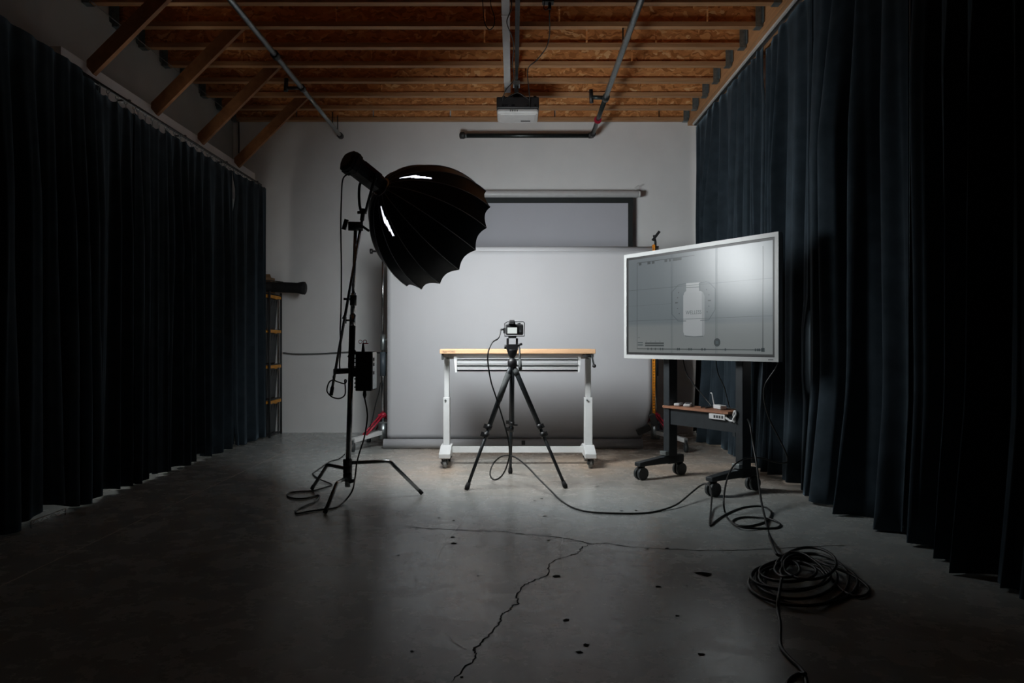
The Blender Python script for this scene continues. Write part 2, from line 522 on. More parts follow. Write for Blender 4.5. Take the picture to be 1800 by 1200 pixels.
def curtain(label, group, xc, y0, y1, ztop, zhem, side, seed, amp=.05, freq=5.2, rings=None, flare=0.0, gap=None):
    n1, n2, n3 = vnoise(seed), vnoise(seed + 50), vnoise(seed + 90)
    nc = int((y1 - y0) / .011); nr = 34
    ph = [0.0]
    for i in range(nc):
        y = y0 + (y1 - y0) * i / nc
        ph.append(ph[-1] + 2 * math.pi * freq * (1 + .55 * n1(y * 3.1)) * (y1 - y0) / nc)
    def fold(i, v):
        y = y0 + (y1 - y0) * i / nc
        p = ph[i] + v * 1.6 * n2(y * 2.3) + .5 * math.sin(v * 3 + seed)
        w = math.sin(p)
        s = w + .35 * math.sin(2 * p + 1.3 + 2 * n3(y * 1.5)) + .55 * n3(y * 4 + v * .8) + .25 * n1(y * 11 + v * 1.5)
        return s * (.55 + .75 * abs(n2(y * 1.7 + 9)))
    rows = []
    for r in range(nr + 1):
        v = r / nr
        vv = v ** 1.0
        A = amp * (.14 + .96 * min(1, v * 3.0)) * (1 + flare * max(0, v - .75) * 2)
        row = []
        for i in range(nc + 1):
            y = y0 + (y1 - y0) * i / nc
            zt, zh = ztop(y), zhem(y)
            z = zt + (zh - zt) * vv
            ed = min(1, min(y - y0, y1 - y) / .07) * .8 + .2
            x = (xc(y) if callable(xc) else xc) + side * (A * ed * fold(i, v) + flare * .12 * max(0, v - .8) ** 1.0 * 2)
            yy = y + .35 * A * math.cos(ph[i] + 1.0)
            if gap:
                yy += gap(y, z)
            row.append(V((x, yy, z)))
        rows.append(row)
    base = V((xc((y0 + y1) / 2) if callable(xc) else xc, (y0 + y1) / 2, 0))
    t = thing('curtain', base, label, 'curtain', group)
    o = part('cloth', MB().grid(rows), M['curtain'], t)
    m = o.modifiers.new('thickness', 'SOLIDIFY'); m.thickness = .004; m.offset = 0
    if rings:
        zr, xr, step = rings
        k = int((y1 - y0) / step)
        for i in range(k):
            y = y0 + (i + .5) * (y1 - y0) / k
            g = MB().torus((xr, y, zr), (.25, 1, 0), .013, .003, 12, 5)
            zz = ztop(y)
            g.cyl((xr, y, zr - .013), (xr, y, min(zz, zr - .018) - .01), .003, 6)
            part('hook', g, M['galv'], t)
    return t

def left_hem(y):
    h = .018 + .008 * math.sin(y * 9)
    for c, w, d in ((4.93, .12, .032), (5.6, .07, .03), (6.05, .05, .04), (6.22, .04, .035), (6.45, .09, .045), (6.95, .05, .03), (7.2, .04, .03), (4.36, .17, .055)):
        h += bump(y, c, w, d)
    return h
TL = 2.79
def scal(base, sag, step, y0):
    return lambda y: base - sag * abs(math.sin(math.pi * (y - y0) / step))
LG = 'black curtain panels along the left wall'
curtain('black curtain panel nearest the viewer on the left, cut by frame edge', LG, -2.80, .8, 3.78, lambda y: 2.80, left_hem, 1, 1, .045)
curtain('black left curtain panel draped over the rail, above the white lattice strip', LG, -2.79, 3.70, 4.92, lambda y: 2.83 - .05 * bump(y, 4.88, .15, 1), left_hem, 1, 2, .045)
curtain('narrow black left curtain panel hung below the near end of the hooked rail', LG, -2.79, 4.84, 5.42, scal(2.75, .02, .13, 4.86), left_hem, 1, 3, .04, rings=(2.782, -2.79, .1))
curtain('narrow black left curtain panel, third from the hooked rail\'s far end', LG, -2.79, 5.36, 5.90, scal(2.74, .02, .12, 5.37), left_hem, 1, 4, .04, rings=(2.782, -2.79, .1))
curtain('wide black left curtain panel between the light slit and rail middle', LG, -2.79, 5.84, 7.228, scal(2.765, .02, .17, 5.85), left_hem, 1, 5, .042, rings=(2.782, -2.79, .1))
curtain('farthest black left curtain panel, ending beside the yellow-lidded totes', LG, lambda y: -2.79 + .06 * min(1, max(0, (y - 7.3) / .6)), 7.238, 8.04, scal(2.765, .015, .15, 7.25), left_hem, 1, 6, .035, 6, gap=lambda y, z: max(0, 1 - (y - 7.238) / .2) * (.07 * max(0, min(1, (z - 2.35) * 6)) * max(0, min(1, (2.72 - z) * 8)) + .05 * max(0, min(1, (.25 - z) * 8))), rings=(2.782, -2.79, .1))
rail = thing('curtain_rail', (-2.79, 6.4, 2.79), 'thin dark curtain rail with hooks above the left curtains', 'curtain rail')
part('rail', MB().cyl((-2.79, 4.7, 2.80), (-2.79, 8.06, 2.80), .011, 8), M['iron'], rail)
for y in (5.3, 6.2, 7.1, 7.95):
    part('bracket', MB().box(-2.88, -2.785, y - .01, y + .01, 2.808, 2.82), M['iron'], rail)

def right_hem(y):
    return .006 + .006 * (1 + math.sin(y * 7)) + bump(y, 8.3, .2, .03)
RG = 'dark blue curtain panels along the right wall'
def slit(y, z):    # the far panel edge pulls back at low and top heights
    return 0.0
topR = lambda y: 3.575 - .02 * abs(math.sin(y * 14))
curtain('farthest dark blue right curtain panel, hanging beside the back wall', RG, 2.12, 6.105, 8.44, topR, right_hem, -1, 21, .065, 4.6, flare=.5, gap=lambda y, z: max(0, 1 - (y - 6.105) / .25) * (.10 * max(0, min(1, (.95 - z) * 6)) + .06 * max(0, min(1, (z - 3.1) * 5))))
curtain('dark blue right curtain panel beside the display, between two light slits', RG, 2.12, 5.15, 6.10, lambda y: 3.56 - .05 * bump(y, 6.1, .25, 1), right_hem, -1, 22, .07, 4.2, flare=.6, gap=lambda y, z: max(0, 1 - (y - 5.15) / .2) * .09 * max(0, min(1, (1.35 - z) * 6)) * max(0, min(1, (z - .62) * 6)))
curtain('dark blue right curtain panel with flared hem, just nearer than the display', RG, lambda y: 2.15 - .03 * max(0, min(1, (y - 4.5) / .6)), 3.95, 5.165, topR, right_hem, -1, 23, .075, 3.6, flare=.8)
curtain('dark right curtain panel behind the heap of coiled cable', RG, 2.16, 3.06, 3.96, topR, right_hem, -1, 24, .07, 3.6, flare=.7)
curtain('dark right curtain panel nearest the viewer, cut by the frame edge', RG, 2.13, .8, 3.08, topR, right_hem, -1, 25, .055, 3.4, flare=1.0)
rt = thing('curtain_track', (2.12, 5.5, 3.59), 'curtain track with a painted-in light line, fixed under the timber edge beam', 'curtain rail')
part('track', MB().box(2.085, 2.10, 1.0, 8.46, 3.583, 3.603), M['whitepaint'], rt)  # white strip stands in for daylight leaking between curtain top and beam
part('roller_strip', MB().box(2.10, 2.135, 1.0, 8.46, 3.576, 3.603), M['iron'], rt)

# ------------------------------------------------------------------ pipes under the ceiling
ZP = 3.445
def coupling(mb, c, ax, r, l):
    ax = V(ax).normalized()
    return mb.cyl(V(c) - ax * l / 2, V(c) + ax * l / 2, r, 14)
# right pipe: galvanised near part, black far part, elbow, cross pipe
base = V((.9, 8.40, ZP))
t = thing('overhead_pipe', base, 'grey steel pipe running to the wall then turning left, with red collar', 'pipe')
part('galvanised_length', MB().cyl((.885, 3.6, ZP), (.902, 7.10, ZP), .025, 16), M['galv'], t)
part('black_length', MB().cyl((.902, 7.10, ZP), (.913, 8.36, ZP), .0235, 16), M['blackpipe'], t)
part('cross_length', MB().cyl((-.56, 8.40, ZP - .002), (.89, 8.40, ZP - .002), .026, 16), M['blackpipe'], t)
part('elbow', MB().tube(smooth_curve([(.87, 8.40, ZP), (.905, 8.395, ZP), (.913, 8.36, ZP), (.913, 8.32, ZP)], 4), .034, 12), M['iron'], t)
part('end_cap', MB().lathe((-.61, 8.40, ZP), (1, 0, 0), [(-.01, .02), (.0, .038), (.04, .04), (.06, .03)], 14), M['iron'], t)
part('cap_ring', coupling(MB(), (-.545, 8.40, ZP), (1, 0, 0), .030, .02), M['galv'], t)
part('collar', coupling(MB(), (.907, 7.80, ZP - .005), (0, 1, 0), .040, .035), M['redbrace'], t, label='red collar')
g = coupling(MB(), (.905, 7.11, ZP), (0, 1, 0), .036, .07)
g.cyl((.90, 7.11, ZP), (.765, 7.11, ZP + .005), .02, 10)
part('clamp', g, M['blackpipe'], t)
part('clamp_grip', MB().cyl((.76, 7.11, ZP + .08), (.765, 7.11, ZP - .05), .02, 10), M['black'], t)
part('strap', MB().cyl((.905, 6.0, ZP + .02), (.905, 6.0, ZJ), .006, 8), M['iron'], t)
# left pipe
t = thing('overhead_pipe', (-1.99, 8.37, ZP), 'straight grey steel pipe under the ceiling crossing the timber braces', 'pipe')
part('galvanised_length', MB().cyl((-1.965, 3.6, ZP), (-1.985, 7.1, ZP), .022, 16), M['galv'], t)
part('far_length', MB().cyl((-1.985, 7.1, ZP), (-1.995, 8.40, ZP), .021, 16), M['galv'], t)
part('end_cap', MB().lathe((-1.995, 8.36, ZP), (0, 1, 0), [(0, .028), (.02, .034), (.08, .034), (.1, .02)], 14), M['iron'], t)
part('coupling', coupling(MB(), (-1.979, 6.06, ZP), (0, 1, 0), .034, .07), M['iron'], t)
g = coupling(MB(), (-1.984, 6.84, ZP), (0, 1, 0), .032, .06)
g.cyl((-1.99, 6.84, ZP), (-2.13, 6.84, ZP + .0), .016, 10)
part('clamp', g, M['iron'], t)
part('clamp_grip', MB().cyl((-2.13, 6.84, ZP + .09), (-2.135, 6.84, ZP - .03), .02, 10), M['black'], t)
g = MB()
g.cyl((-2.0, 8.30, ZP + .02), (-2.0, 8.30, ZJ), .006, 8)
part('hanger_rod', g, M['iron'], t)
part('hanger_rod', MB().cyl((-2.03, 8.18, ZP + .02), (-2.03, 8.18, ZJ), .006, 8), M['iron'], t)

# white square pipe along the ceiling
t = thing('white_conduit', (-.055, 6.5, 3.6), 'white square pipe under the joists leading to the projector', 'pipe')
part('duct', MB().box(-.088, -.026, 3.6, 7.35, ZJ - .07, ZJ - .002), M['conduit'], t, .004)
for y in (5.62, 7.05):
    part('joint_sleeve', MB().box(-.091, -.023, y - .012, y + .012, ZJ - .073, ZJ - .001), M['whiteplastic'], t)
t = thing('ceiling_channel', (.025, 6.0, 3.62), 'dark steel channel under the joists ending at the projector mount', 'channel')
part('channel', MB().box(.016, .052, 3.6, 6.75, ZJ - .036, ZJ - .0015), M['darkgrey'], t)
part('inner_channel', MB().box(.019, .047, 6.75, 7.3, ZJ - .032, ZJ - .0015), M['blackpipe'], t)

# projector
t = thing('projector', (.045, 7.15, 3.27), 'white and black projector hung below the ceiling at frame top', 'projector')
pc = V((.045, 7.15, 0))
w = .205
body = MB().box(pc.x - w, pc.x + w, 7.0, 7.30, 3.305, 3.42)
part('body', body, M['black'], t, .012)
shell = MB().box(pc.x - w + .004, pc.x + w - .004, 6.998, 7.302, 3.255, 3.306)
part('shell', shell, M['whiteplastic'], t, .022)
part('bottom_shell', MB().box(pc.x - w + .035, pc.x + w - .035, 7.02, 7.28, 3.249, 3.262), M['whiteplastic'], t, .004)
for i, (dx, wd) in enumerate(((-.155, .02), (-.13, .016), (-.112, .02), (-.06, .03), (.085, .02), (.16, .015))):
    part('port', MB().box(pc.x + dx, pc.x + dx + wd, 6.994, 7.002, 3.325, 3.34), M['lens'], t)
for i in range(4):
    part('button', MB().box(pc.x - .075 + i * .022, pc.x - .068 + i * .022, 6.994, 7.0, 3.276, 3.292), M['darkgrey'], t)
part('vent', MB().box(pc.x + .03, pc.x + .125, 7.2, 7.225, 3.2465, 3.252), M['darkgrey'], t)
for fx in (-.15, .15):
    part('foot', MB().box(pc.x + fx, pc.x + fx + .03, 7.02, 7.05, 3.418, 3.432), M['black'], t)
part('lens_barrel', MB().cyl((pc.x + .08, 7.30, 3.36), (pc.x + .08, 7.335, 3.36), .04, 20), M['lens'], t)
g = MB().cyl((.033, 7.15, 3.43), (.033, 7.15, ZJ - .03), .022, 12)
part('mount_pole', g, M['darkgrey'], t)
g = MB()
for a in range(4):
    d = V((math.cos(a * math.pi / 2 + .6), math.sin(a * math.pi / 2 + .6), 0))
    g.tube([V((.033, 7.15, 3.475)), V((.033, 7.15, 3.47)) + d * .06, V((.033, 7.15, 3.421)) + d * .12], .012, 6)
part('mount_arm', g, M['darkgrey'], t)
part('mount_plate', MB().box(.0, .066, 7.09, 7.2, ZJ - .075, ZJ - .037), M['galv'], t)
part('mount_knob', MB().cyl((.033, 7.07, 3.50), (.033, 7.12, 3.50), .017, 12), M['black'], t)

def cable(name, label, pts, r=.0045, mat='cable', per=8, group=None, n=6):
    pts = [V(p) for p in pts]
    c = sum(pts, V()) / len(pts)
    return single(name, MB().tube(smooth_curve(pts, per), r, n), M[mat], c, label, 'cable', group)
cable('cable', 'thin black cable looping from the ceiling down to projector\'s left side', [P(899, 0, 5.45), P(899, 16, 5.5), P(891, 38, 5.6), P(898, 60, 5.8), P(903, 80, 6.0), P(901, 110, 6.4), P(903, 140, 6.75), P(890, 157, 6.93), P(884, 172, 6.98), P(884, 178, 6.992)], .005)
cable('cable', 'thin black cable hanging from black ceiling box to projector\'s right side', [P(966, 12, 5.44), P(966, 30, 5.5), P(966, 60, 5.7), P(961, 82, 5.9), P(950, 98, 6.1), P(941, 108, 6.25), P(931, 116, 6.4), P(927, 127, 6.6), P(929, 150, 6.85), P(931, 172, 6.97), P(931.5, 190, 6.99)], .005)
cable('cable', 'short black cable arched over the top of the projector', [P(888, 174, 6.99), P(898, 168, 6.985), P(910, 163, 6.975), P(920, 168, 6.985), P(931, 176, 6.99)], .004)
cable('cable', 'slack loop of black cable hanging from joists left of white pipe', [P(848, -10, 5.5), P(849, 12, 5.5), P(852, 40, 5.5), P(860, 52, 5.5), P(868, 45, 5.5), P(869, 30, 5.5), P(863, 10, 5.5), P(862, -8, 5.5)], .004)
c = P(964, 2, 5.43)
t = thing('ceiling_box', c, 'small black cable box fixed under a joist at frame top', 'cable box')
part('box_body', MB().box(c.x - .045, c.x + .04, 5.40, 5.47, c.z - .015, ZJ - .001), M['black'], t, .005)
part('clip', MB().tube(smooth_curve([(c.x - .03, 5.41, c.z - .01), (c.x - .035, 5.41, c.z - .06), (c.x - .015, 5.41, c.z - .075), (c.x + .0, 5.41, c.z - .055)], 5), .004, 6), M['black'], t)
part('plug', MB().cyl((c.x + .01, 5.43, c.z - .015), (c.x + .01, 5.43, c.z - .06), .012, 10), M['blackmatte'], t)
cable('cable', 'thin wire strung along the joist ends beside the left wall', [(-3.19, 4.2, ZJ - .008), (-3.19, 6.0, ZJ - .012), (-3.19, 7.2, ZJ - .008), (-3.19, 8.5, ZJ - .008)], .003, 'galv')
cable('cable', 'thin dark cord hanging down the back wall\'s left corner', [(-3.22, 8.545, ZJ - .003), (-3.215, 8.545, 3.4), (-3.22, 8.545, 3.28)], .007, 'iron')
cable('cable', 'grey cable strung level along the back wall behind lamp stand', [P(498, 620, YB - .02), P(520, 622, YB - .02), P(560, 621.5, YB - .02), P(590, 620, YB - .02), P(620, 618.5, YB - .02), P(672, 620, YB - .02), P(720, 620, YB - .02)], .009, 'greycable')

# ------------------------------------------------------------------ projection screen on the back wall
t = thing('projection_screen', (.0, 8.45, 2.75), 'wall mounted pull-down projection screen with black border behind the backdrop', 'projection screen')
ys = 8.44
xa, xb = P(688, 0, ys).x, P(1122, 0, ys).x
zt = P(0, 341, ys).z
part('case', MB().lathe((xa, ys, zt), (1, 0, 0), [(0, .036), (.01, .042), (xb - xa - .01, .042), (xb - xa, .036)], 20), M['whiteplastic'], t)
part('case_cap', MB().cyl((xb, ys, zt), (xb + .025, ys, zt), .036, 16), M['whitepaint'], t)
sx0, sx1 = P(706, 0, ys).x, P(1112, 0, ys).x
ix1 = P(1104, 0, ys).x; ix0 = sx0 + (sx1 - ix1)
z1 = zt - .03; z2 = P(0, 357, ys).z; zb = 1.35
part('border', MB().box(sx0, ix0, ys - .002, ys + .002, zb, z1).box(ix1, sx1, ys - .002, ys + .002, zb, z1).box(ix0, ix1, ys - .002, ys + .002, z2, z1).box(ix0, ix1, ys - .002, ys + .002, zb, zb + .05), M['screenborder'], t)
part('fabric', MB().box(ix0, ix1, ys - .0015, ys + .0015, zb + .05, z2), M['screenfabric'], t)
part('weight_bar', MB().cyl((sx0, ys, zb), (sx1, ys, zb), .015, 10), M['black'], t)
for x in (xa + .3, xb - .03):
    g = MB().box(x - .012, x + .012, ys, YB - .002, zt + .02, zt + .04)
    g.tube([V((x, ys, zt + .04)), V((x - .01, ys, zt + .075)), V((x + .03, ys - .01, zt + .10))], .006, 6)
    part('bracket', g, M['whitepaint'], t)

# ------------------------------------------------------------------ seamless paper backdrop with its stands
YP = 7.30
t = thing('paper_backdrop', (0, YP, 0), 'wide roll of white seamless paper pulled down to the floor', 'backdrop')
x0, x1 = P(681, 0, YP).x, P(1146, 0, YP).x
zr = P(0, 440, YP).z
part('paper_roll', MB().lathe((x0 - .03, YP + .04, zr), (1, 0, 0), [(0, .04), (.002, .043), (x1 - x0 + .10, .043), (x1 - x0 + .102, .04)], 20), M['paper'], t)
rows = []
n3 = vnoise(77)
for i in range(41):
    v = i / 40
    z = (zr - .005) * (1 - v) + .095 * v
    row = []
    for j in range(61):
        u = j / 60
        e = x1 - max(0, (v - .78)) ** 2 * 2.2
        x = x0 + (e - x0) * u
        y = YP - .003 + .006 * n3(u * 5 + v * 2) * v + .05 * max(0, u - .93) / .07 * max(0, v - .75) * 1.5
        row.append(V((x, y, z)))
    rows.append(row)
o = part('paper_sheet', MB().grid(rows), M['paper'], t)
m = o.modifiers.new('thickness', 'SOLIDIFY'); m.thickness = .001
xr1 = P(1128, 0, YP).x
part('bottom_roll', MB().lathe((x0 - .03, YP - .045, .05), (1, 0, 0), [(0, .03), (.001, .047), (xr1 - x0 + .03, .047), (xr1 - x0 + .031, .03)], 20), M['paper'], t)
part('weight_clip', MB().box(.083, .118, YP - .10, YP - .088, .045, .085), M['darkgrey'], t)

def backdrop_stand(label, x, s, chain):
    y = YP + .09
    t = thing('backdrop_stand', (x, y, 0), label, 'stand', 'rolling stands holding the paper roll')
    part('upper_pole', MB().cyl((x, y, 1.1), (x, y, 2.05), .011, 12), M['chrome'], t)
    part('lower_pole', MB().cyl((x, y, .12), (x, y, 1.12), .016, 12), M['chrome'], t)
    g = MB().cyl((x, y, .98), (x, y, 1.14), .026, 12)
    g.cyl((x, y, 1.08), (x - s * .07, y - .02, 1.09), .008, 8)
    part('collar', g, M['galv'], t)
    part('sleeve', MB().cyl((x, y, .72), (x, y, .96), .03, 12), M['bluegrey'], t)
    part('hub', MB().cyl((x, y, .08), (x, y, .24), .045, 12).box(x - .06, x + .06, y - .04, y + .04, .24, .255), M['galv'], t)
    f = V((x + s * .30, y - .42, .115))
    for k, (dx, dy) in enumerate(((s * .22, -.38), (s * .20, .30), (-s * .25, .28))):
        a = V((x, y, .15)); b = V((x + dx, y + dy, .115))
        d = (b - a).normalized(); sd = d.cross(V((0, 0, 1))).normalized()
        arm = part('foot_arm', MB().obox((a + b) / 2, d, sd, d.cross(sd), (b - a).length / 2, .022, .02), M['whitepaint'], t)
        part('caster', MB().cyl(b + V((-.015, 0, -.07)), b + V((.015, 0, -.07)), .043, 16).cyl(b + V((0, 0, .0)), b + V((0, 0, -.07)), .012, 8), M['caster'], arm)
        q = a.lerp(b, .62)
        for o_ in (-.02, .02):
            part('brace', MB().tube([V((x, y, .33)) + sd * o_, q + sd * o_ + V((0, 0, .02))], .010, 6), M['redbrace'], t)
    part('brace_collar', MB().cyl((x, y, .30), (x, y, .345), .03, 10).box(x - .045, x + .045, y - .02, y + .02, .315, .33), M['redbrace'], t)
    g = MB().box(x - .025, x + .025, y - .05, y + .02, zr - .06, zr + .05)
    if s < 0:
        g.cyl((x, y - .02, zr), (x - .12, y - .02, zr), .010, 8).cyl((x - .10, y - .02, zr), (x - .125, y - .02, zr), .026, 12)
    else:
        g.tube([V((x, y, zr)), V((x + .0, y, zr + .1)), V((x - .02, y - .03, zr + .16))], .012, 8)
        g.obox((x - .005, y - .06, zr + .15), (.6, 0, .8), (0, 1, 0), (-.8, 0, .6), .055, .02, .012)
        g.cyl((x, y, zr + .0), (x + .13, y, zr + .0), .016, 8)
        g.cyl((x + .11, y, zr + .0), (x + .13, y, zr + .0), .03, 10)
    part('roll_bracket', g, M['black'], t)
    return t
XS = P(673, 0, YP + .09).x
backdrop_stand('rolling stand with red braces left of white paper, behind lamp stand', XS, -1, False)
XS2 = P(1152, 0, YP + .09).x
backdrop_stand('rolling stand with red braces right of white paper, behind the display', XS2, 1, True)
# orange bead chain
xch = P(1149.5, 0, YP - .03).x
t = thing('bead_chain', (xch, YP - .03, .4), 'orange plastic bead chain hanging at the right edge of white paper', 'chain')
g = MB(); g2 = MB()
zc = .33
for dx in (-.009, .009):
    g.cyl((xch + dx, YP - .03, zc), (xch + dx, YP - .03, zr + .05), .006, 6)
part('cord', g, M['orange'], t)
ch = MB()
z = zc
while z < zr + .04:
    ch.obox((xch, YP - .03, z), (1, 0, 0), (0, 1, 0), (0, 0, 1), .010, .004, .006)
    z += .028
part('links', ch, M['orange'], t)['kind'] = 'stuff'
part('tensioner', MB().obox((xch - .01, YP - .06, .29), (1, 0, .4), (0, 1, 0), (-.4, 0, 1), .03, .03, .06).obox((xch - .11, YP - .07, .19), (1, 0, .45), (0, 1, 0), (-.45, 0, 1), .07, .03, .03), M['darkgrey'], t, .008)
part('hook', MB().tube([(xch, YP - .03, zr + .05), (xch, YP + .05, zr + .05)], .008, 6), M['orange'], t)

# ------------------------------------------------------------------ work table
YT = 6.08
tx0, tx1 = P(773, 0, YT).x, P(1047, 0, YT).x
ztop = P(0, 613.5, YT).z
t = thing('work_table', ((tx0 + tx1) / 2, YT + .3, 0), 'white height adjustable work table with wooden top and steel drawers on casters', 'table')
part('table_top', MB().box(tx0, tx1, YT, YT + .50, ztop - .038, ztop), M['bamboo'], t, .004)
YLg = YT + .23
def table_leg(px0, px1, upx0, upx1):
    a, b = P(px0, 0, YLg).x, P(px1, 0, YLg).x
    ua, ub = P(upx0, 0, YLg).x, P(upx1, 0, YLg).x
    lo = part('leg', MB().box(a, b, YLg - .05, YLg + .05, .13, .585), M['whitepaint'], t, .004)
    part('leg_extension', MB().box(ua, ub, YLg - .04, YLg + .04, .585, ztop - .038), M['whitepaint'], lo, .003)
    part('lock_screw', MB().cyl((a + .02, YLg - .05, .56), (a + .02, YLg - .062, .56), .008, 8), M['galv'], lo)
    xm = (a + b) / 2
    # foot: sloping bar with casters
    ft = part('foot', MB().prism([(xm - .048, YT + .0, .085), (xm - .048, YT + .0, .125), (xm - .048, YLg - .07, .175), (xm - .048, YLg + .07, .175), (xm - .048, YT + .48, .125), (xm - .048, YT + .48, .085)], (.096, 0, 0)), M['whitepaint'], t, .006)
    for yy in (YT + .05, YT + .43):
        cs = part('caster', MB().cyl((xm - .016, yy, .036), (xm + .016, yy, .036), .036, 18), M['whitecaster'], ft)
        part('fork', MB().box(xm - .026, xm - .019, yy - .02, yy + .02, .03, .09).box(xm + .019, xm + .026, yy - .02, yy + .02, .03, .09).box(xm - .026, xm + .026, yy - .022, yy + .022, .078, .09).box(xm - .03, xm - .012, yy - .06, yy - .03, .045, .06), M['darkgrey'], ft)
    return xm
xm0 = table_leg(780, 791, 781.5, 790)
xm1 = table_leg(1027, 1040.5, 1029, 1038)
part('cross_rail', MB().box(xm0, xm1, YLg - .02, YLg + .02, .105, .155), M['whitepaint'], t)
part('top_rail', MB().box(xm0, xm1, YLg - .04, YLg + .04, ztop - .085, ztop - .039), M['whitepaint'], t)
for xm in (xm0, xm1):
    part('top_bracket', MB().box(xm - .03, xm + .03, YT + .06, YT + .46, ztop - .07, ztop - .039), M['whitepaint'], t)
# drawer unit
YD = YT + .04
dx0, dx1 = P(803, 0, YD).x, P(1016, 0, YD).x
cz1 = ztop - .040
zf1, zf0 = P(0, 628.5, YD).z, P(0, 650, YD).z
g = MB()
for s, xe in ((-1, dx0), (1, dx1)):
    g.prism([(xe, YD, cz1), (xe + s * .028, YD, cz1), (xe + s * .014, YD, zf0 - .02), (xe, YD, zf0 - .02)], (0, .42, 0))
g.box(dx0, dx1, YD + .01, YD + .42, zf1 + .003, cz1)
g.box(dx0, dx1, YD + .40, YD + .42, zf0, zf1)
g.box(dx0, dx1, YD + .02, YD + .42, zf0 - .02, zf0 - .012)
part('drawer_case', g, M['whitepaint'], t)
hz = (zf1 - zf0) / 2
for i in range(2):
    za, zb_ = zf0 + i * hz + .002, zf0 + (i + 1) * hz - .002
    prof = [(dx0 + .002, YD + .0, za), (dx0 + .002, YD + .0, za + .022), (dx0 + .002, YD + .018, za + .030), (dx0 + .002, YD + .012, zb_ - .010), (dx0 + .002, YD - .012, zb_ - .006), (dx0 + .002, YD - .012, zb_), (dx0 + .002, YD + .39, zb_), (dx0 + .002, YD + .39, za)]
    part('drawer', MB().prism(prof, (dx1 - dx0 - .004, 0, 0)), M['steel'], t)
# hooks and crank under the top
g = MB().box(tx0 + .012, tx0 + .03, YT + .02, YT + .05, ztop - .09, ztop - .039)
part('end_hook', g, M['darkgrey'], t, .004)
ck = V((tx1 - .055, YT + .03, ztop - .055))
g = MB().cyl(ck + V((-.05, 0, 0)), ck + V((.03, 0, 0)), .012, 10)
g.obox(ck + V((.032, -.01, -.03)), (.22, 0, -1), (0, 1, 0), (1, 0, .22), .05, .010, .007)
part('crank', g, M['darkgrey'], t)
part('crank_knob', MB().ball(ck + V((.045, -.015, -.085)), .017), M['black'], t)

def text_mesh(txt, size, shear=0):
    cu = bpy.data.curves.new('lettering', 'FONT'); cu.body = txt; cu.size = size; cu.shear = shear
    cu.resolution_u = 4
    o = bpy.data.objects.new('lettering', cu); COL.objects.link(o)
    dg = bpy.context.evaluated_depsgraph_get()
    me = bpy.data.meshes.new_from_object(o.evaluated_get(dg))
    vs = [v.co.copy() for v in me.vertices]; fs = [tuple(p.vertices) for p in me.polygons]
    bpy.data.objects.remove(o); bpy.data.curves.remove(cu); bpy.data.meshes.remove(me)
    return vs, fs
def lettering(txt, size, origin, ux, uz, mb, width=None, shear=0):
    vs, fs = text_mesh(txt, size, shear)
    if not vs: return mb
    k = 1.0
    if width:
        wx = max(v.x for v in vs) - min(v.x for v in vs); k = width / wx
    return mb._add([V(origin) + V(ux) * v.x * k + V(uz) * v.y for v in vs], fs, False)
g = lettering('Husky', .030, (P(777.5, 0, YT).x, YT - .001, ztop - .030), (1, 0, 0), (0, 0, 1), MB(), .042, .3)
g = lettering('WORKS', .024, (P(787, 0, YT).x, YT - .001, ztop - .029), (1, 0, 0), (0, 0, 1), g, .062)
part('logo', g, M['label'], t)

# ------------------------------------------------------------------ camera on tripod
A = P(900.5, 640, 5.45)
t = thing('tripod', (A.x, A.y, 0), 'black camera tripod standing before the work table', 'tripod')
feet = [floor_at(819.5, 861), floor_at(995, 858), floor_at(897, 832)]
for i, f in enumerate(feet):
    hip = A + (f - A) * .035 + V((0, 0, .01))
    d = (f - hip)
    L1, L2 = .50, .74
    leg = part('leg', MB().tube([hip, hip + d * .04, hip + d * L1], [.016, .019, .018], 12), M['tvpost'], t)
    if i == 0:
        part('foam_grip', MB().tube([hip + d * .06, hip + d * .28], [.023, .022], 12), M['foam'], leg)
    elif i == 1:
        part('foam_grip', MB().tube([hip + d * .02, hip + d * .07], [.022, .020], 12), M['foam'], leg)
    part('lower_leg', MB().tube([hip + d * L1, f - d.normalized() * .05], [.0125, .0115], 12), M['tvpost'], leg)
    dn = d.normalized(); sd = dn.cross(V((0, 1, 0))).normalized()
    for q in (L1, L1 + .065):
        c = hip + d * q
        part('clamp', MB().cyl(c - dn * .018, c + dn * .018, .022, 12).obox(c + sd * (-.026 if d.x < 0 else .02), dn, sd, V((0, 1, 0)), .016, .014, .012), M['black'], leg)
    part('rubber_foot', MB().tube([f - dn * .055, f - dn * .02, f], [.015, .019, .014], 10), M['blackmatte'], leg)
part('column', MB().cyl(A + V((0, 0, -.44)), A + V((0, 0, .07)), .015, 14), M['tvpost'], t)
part('column_end', MB().cyl(A + V((0, 0, -.46)), A + V((0, 0, -.43)), .017, 12).cyl(A + V((0, 0, -.455)), A + V((.04, 0, -.455)), .006, 8), M['black'], t)
part('crown', MB().lathe(A + V((0, 0, -.03)), (0, 0, 1), [(0, .022), (.02, .036), (.05, .036), (.075, .022)], 14), M['black'], t)
part('head', MB().lathe(A + V((0, 0, .05)), (0, 0, 1), [(0, .018), (.02, .030), (.045, .038), (.06, .040)], 16).box(A.x - .043, A.x + .043, A.y - .03, A.y + .05, A.z + .105, A.z + .150).box(A.x - .043, A.x - .026, A.y - .03, A.y + .05, A.z + .145, A.z + .195).box(A.x + .026, A.x + .043, A.y - .03, A.y + .05, A.z + .145, A.z + .195), M['black'], t, .004)
part('head_knob', MB().cyl(A + V((-.06, 0, .13)), A + V((-.04, 0, .13)), .016, 12), M['black'], t)
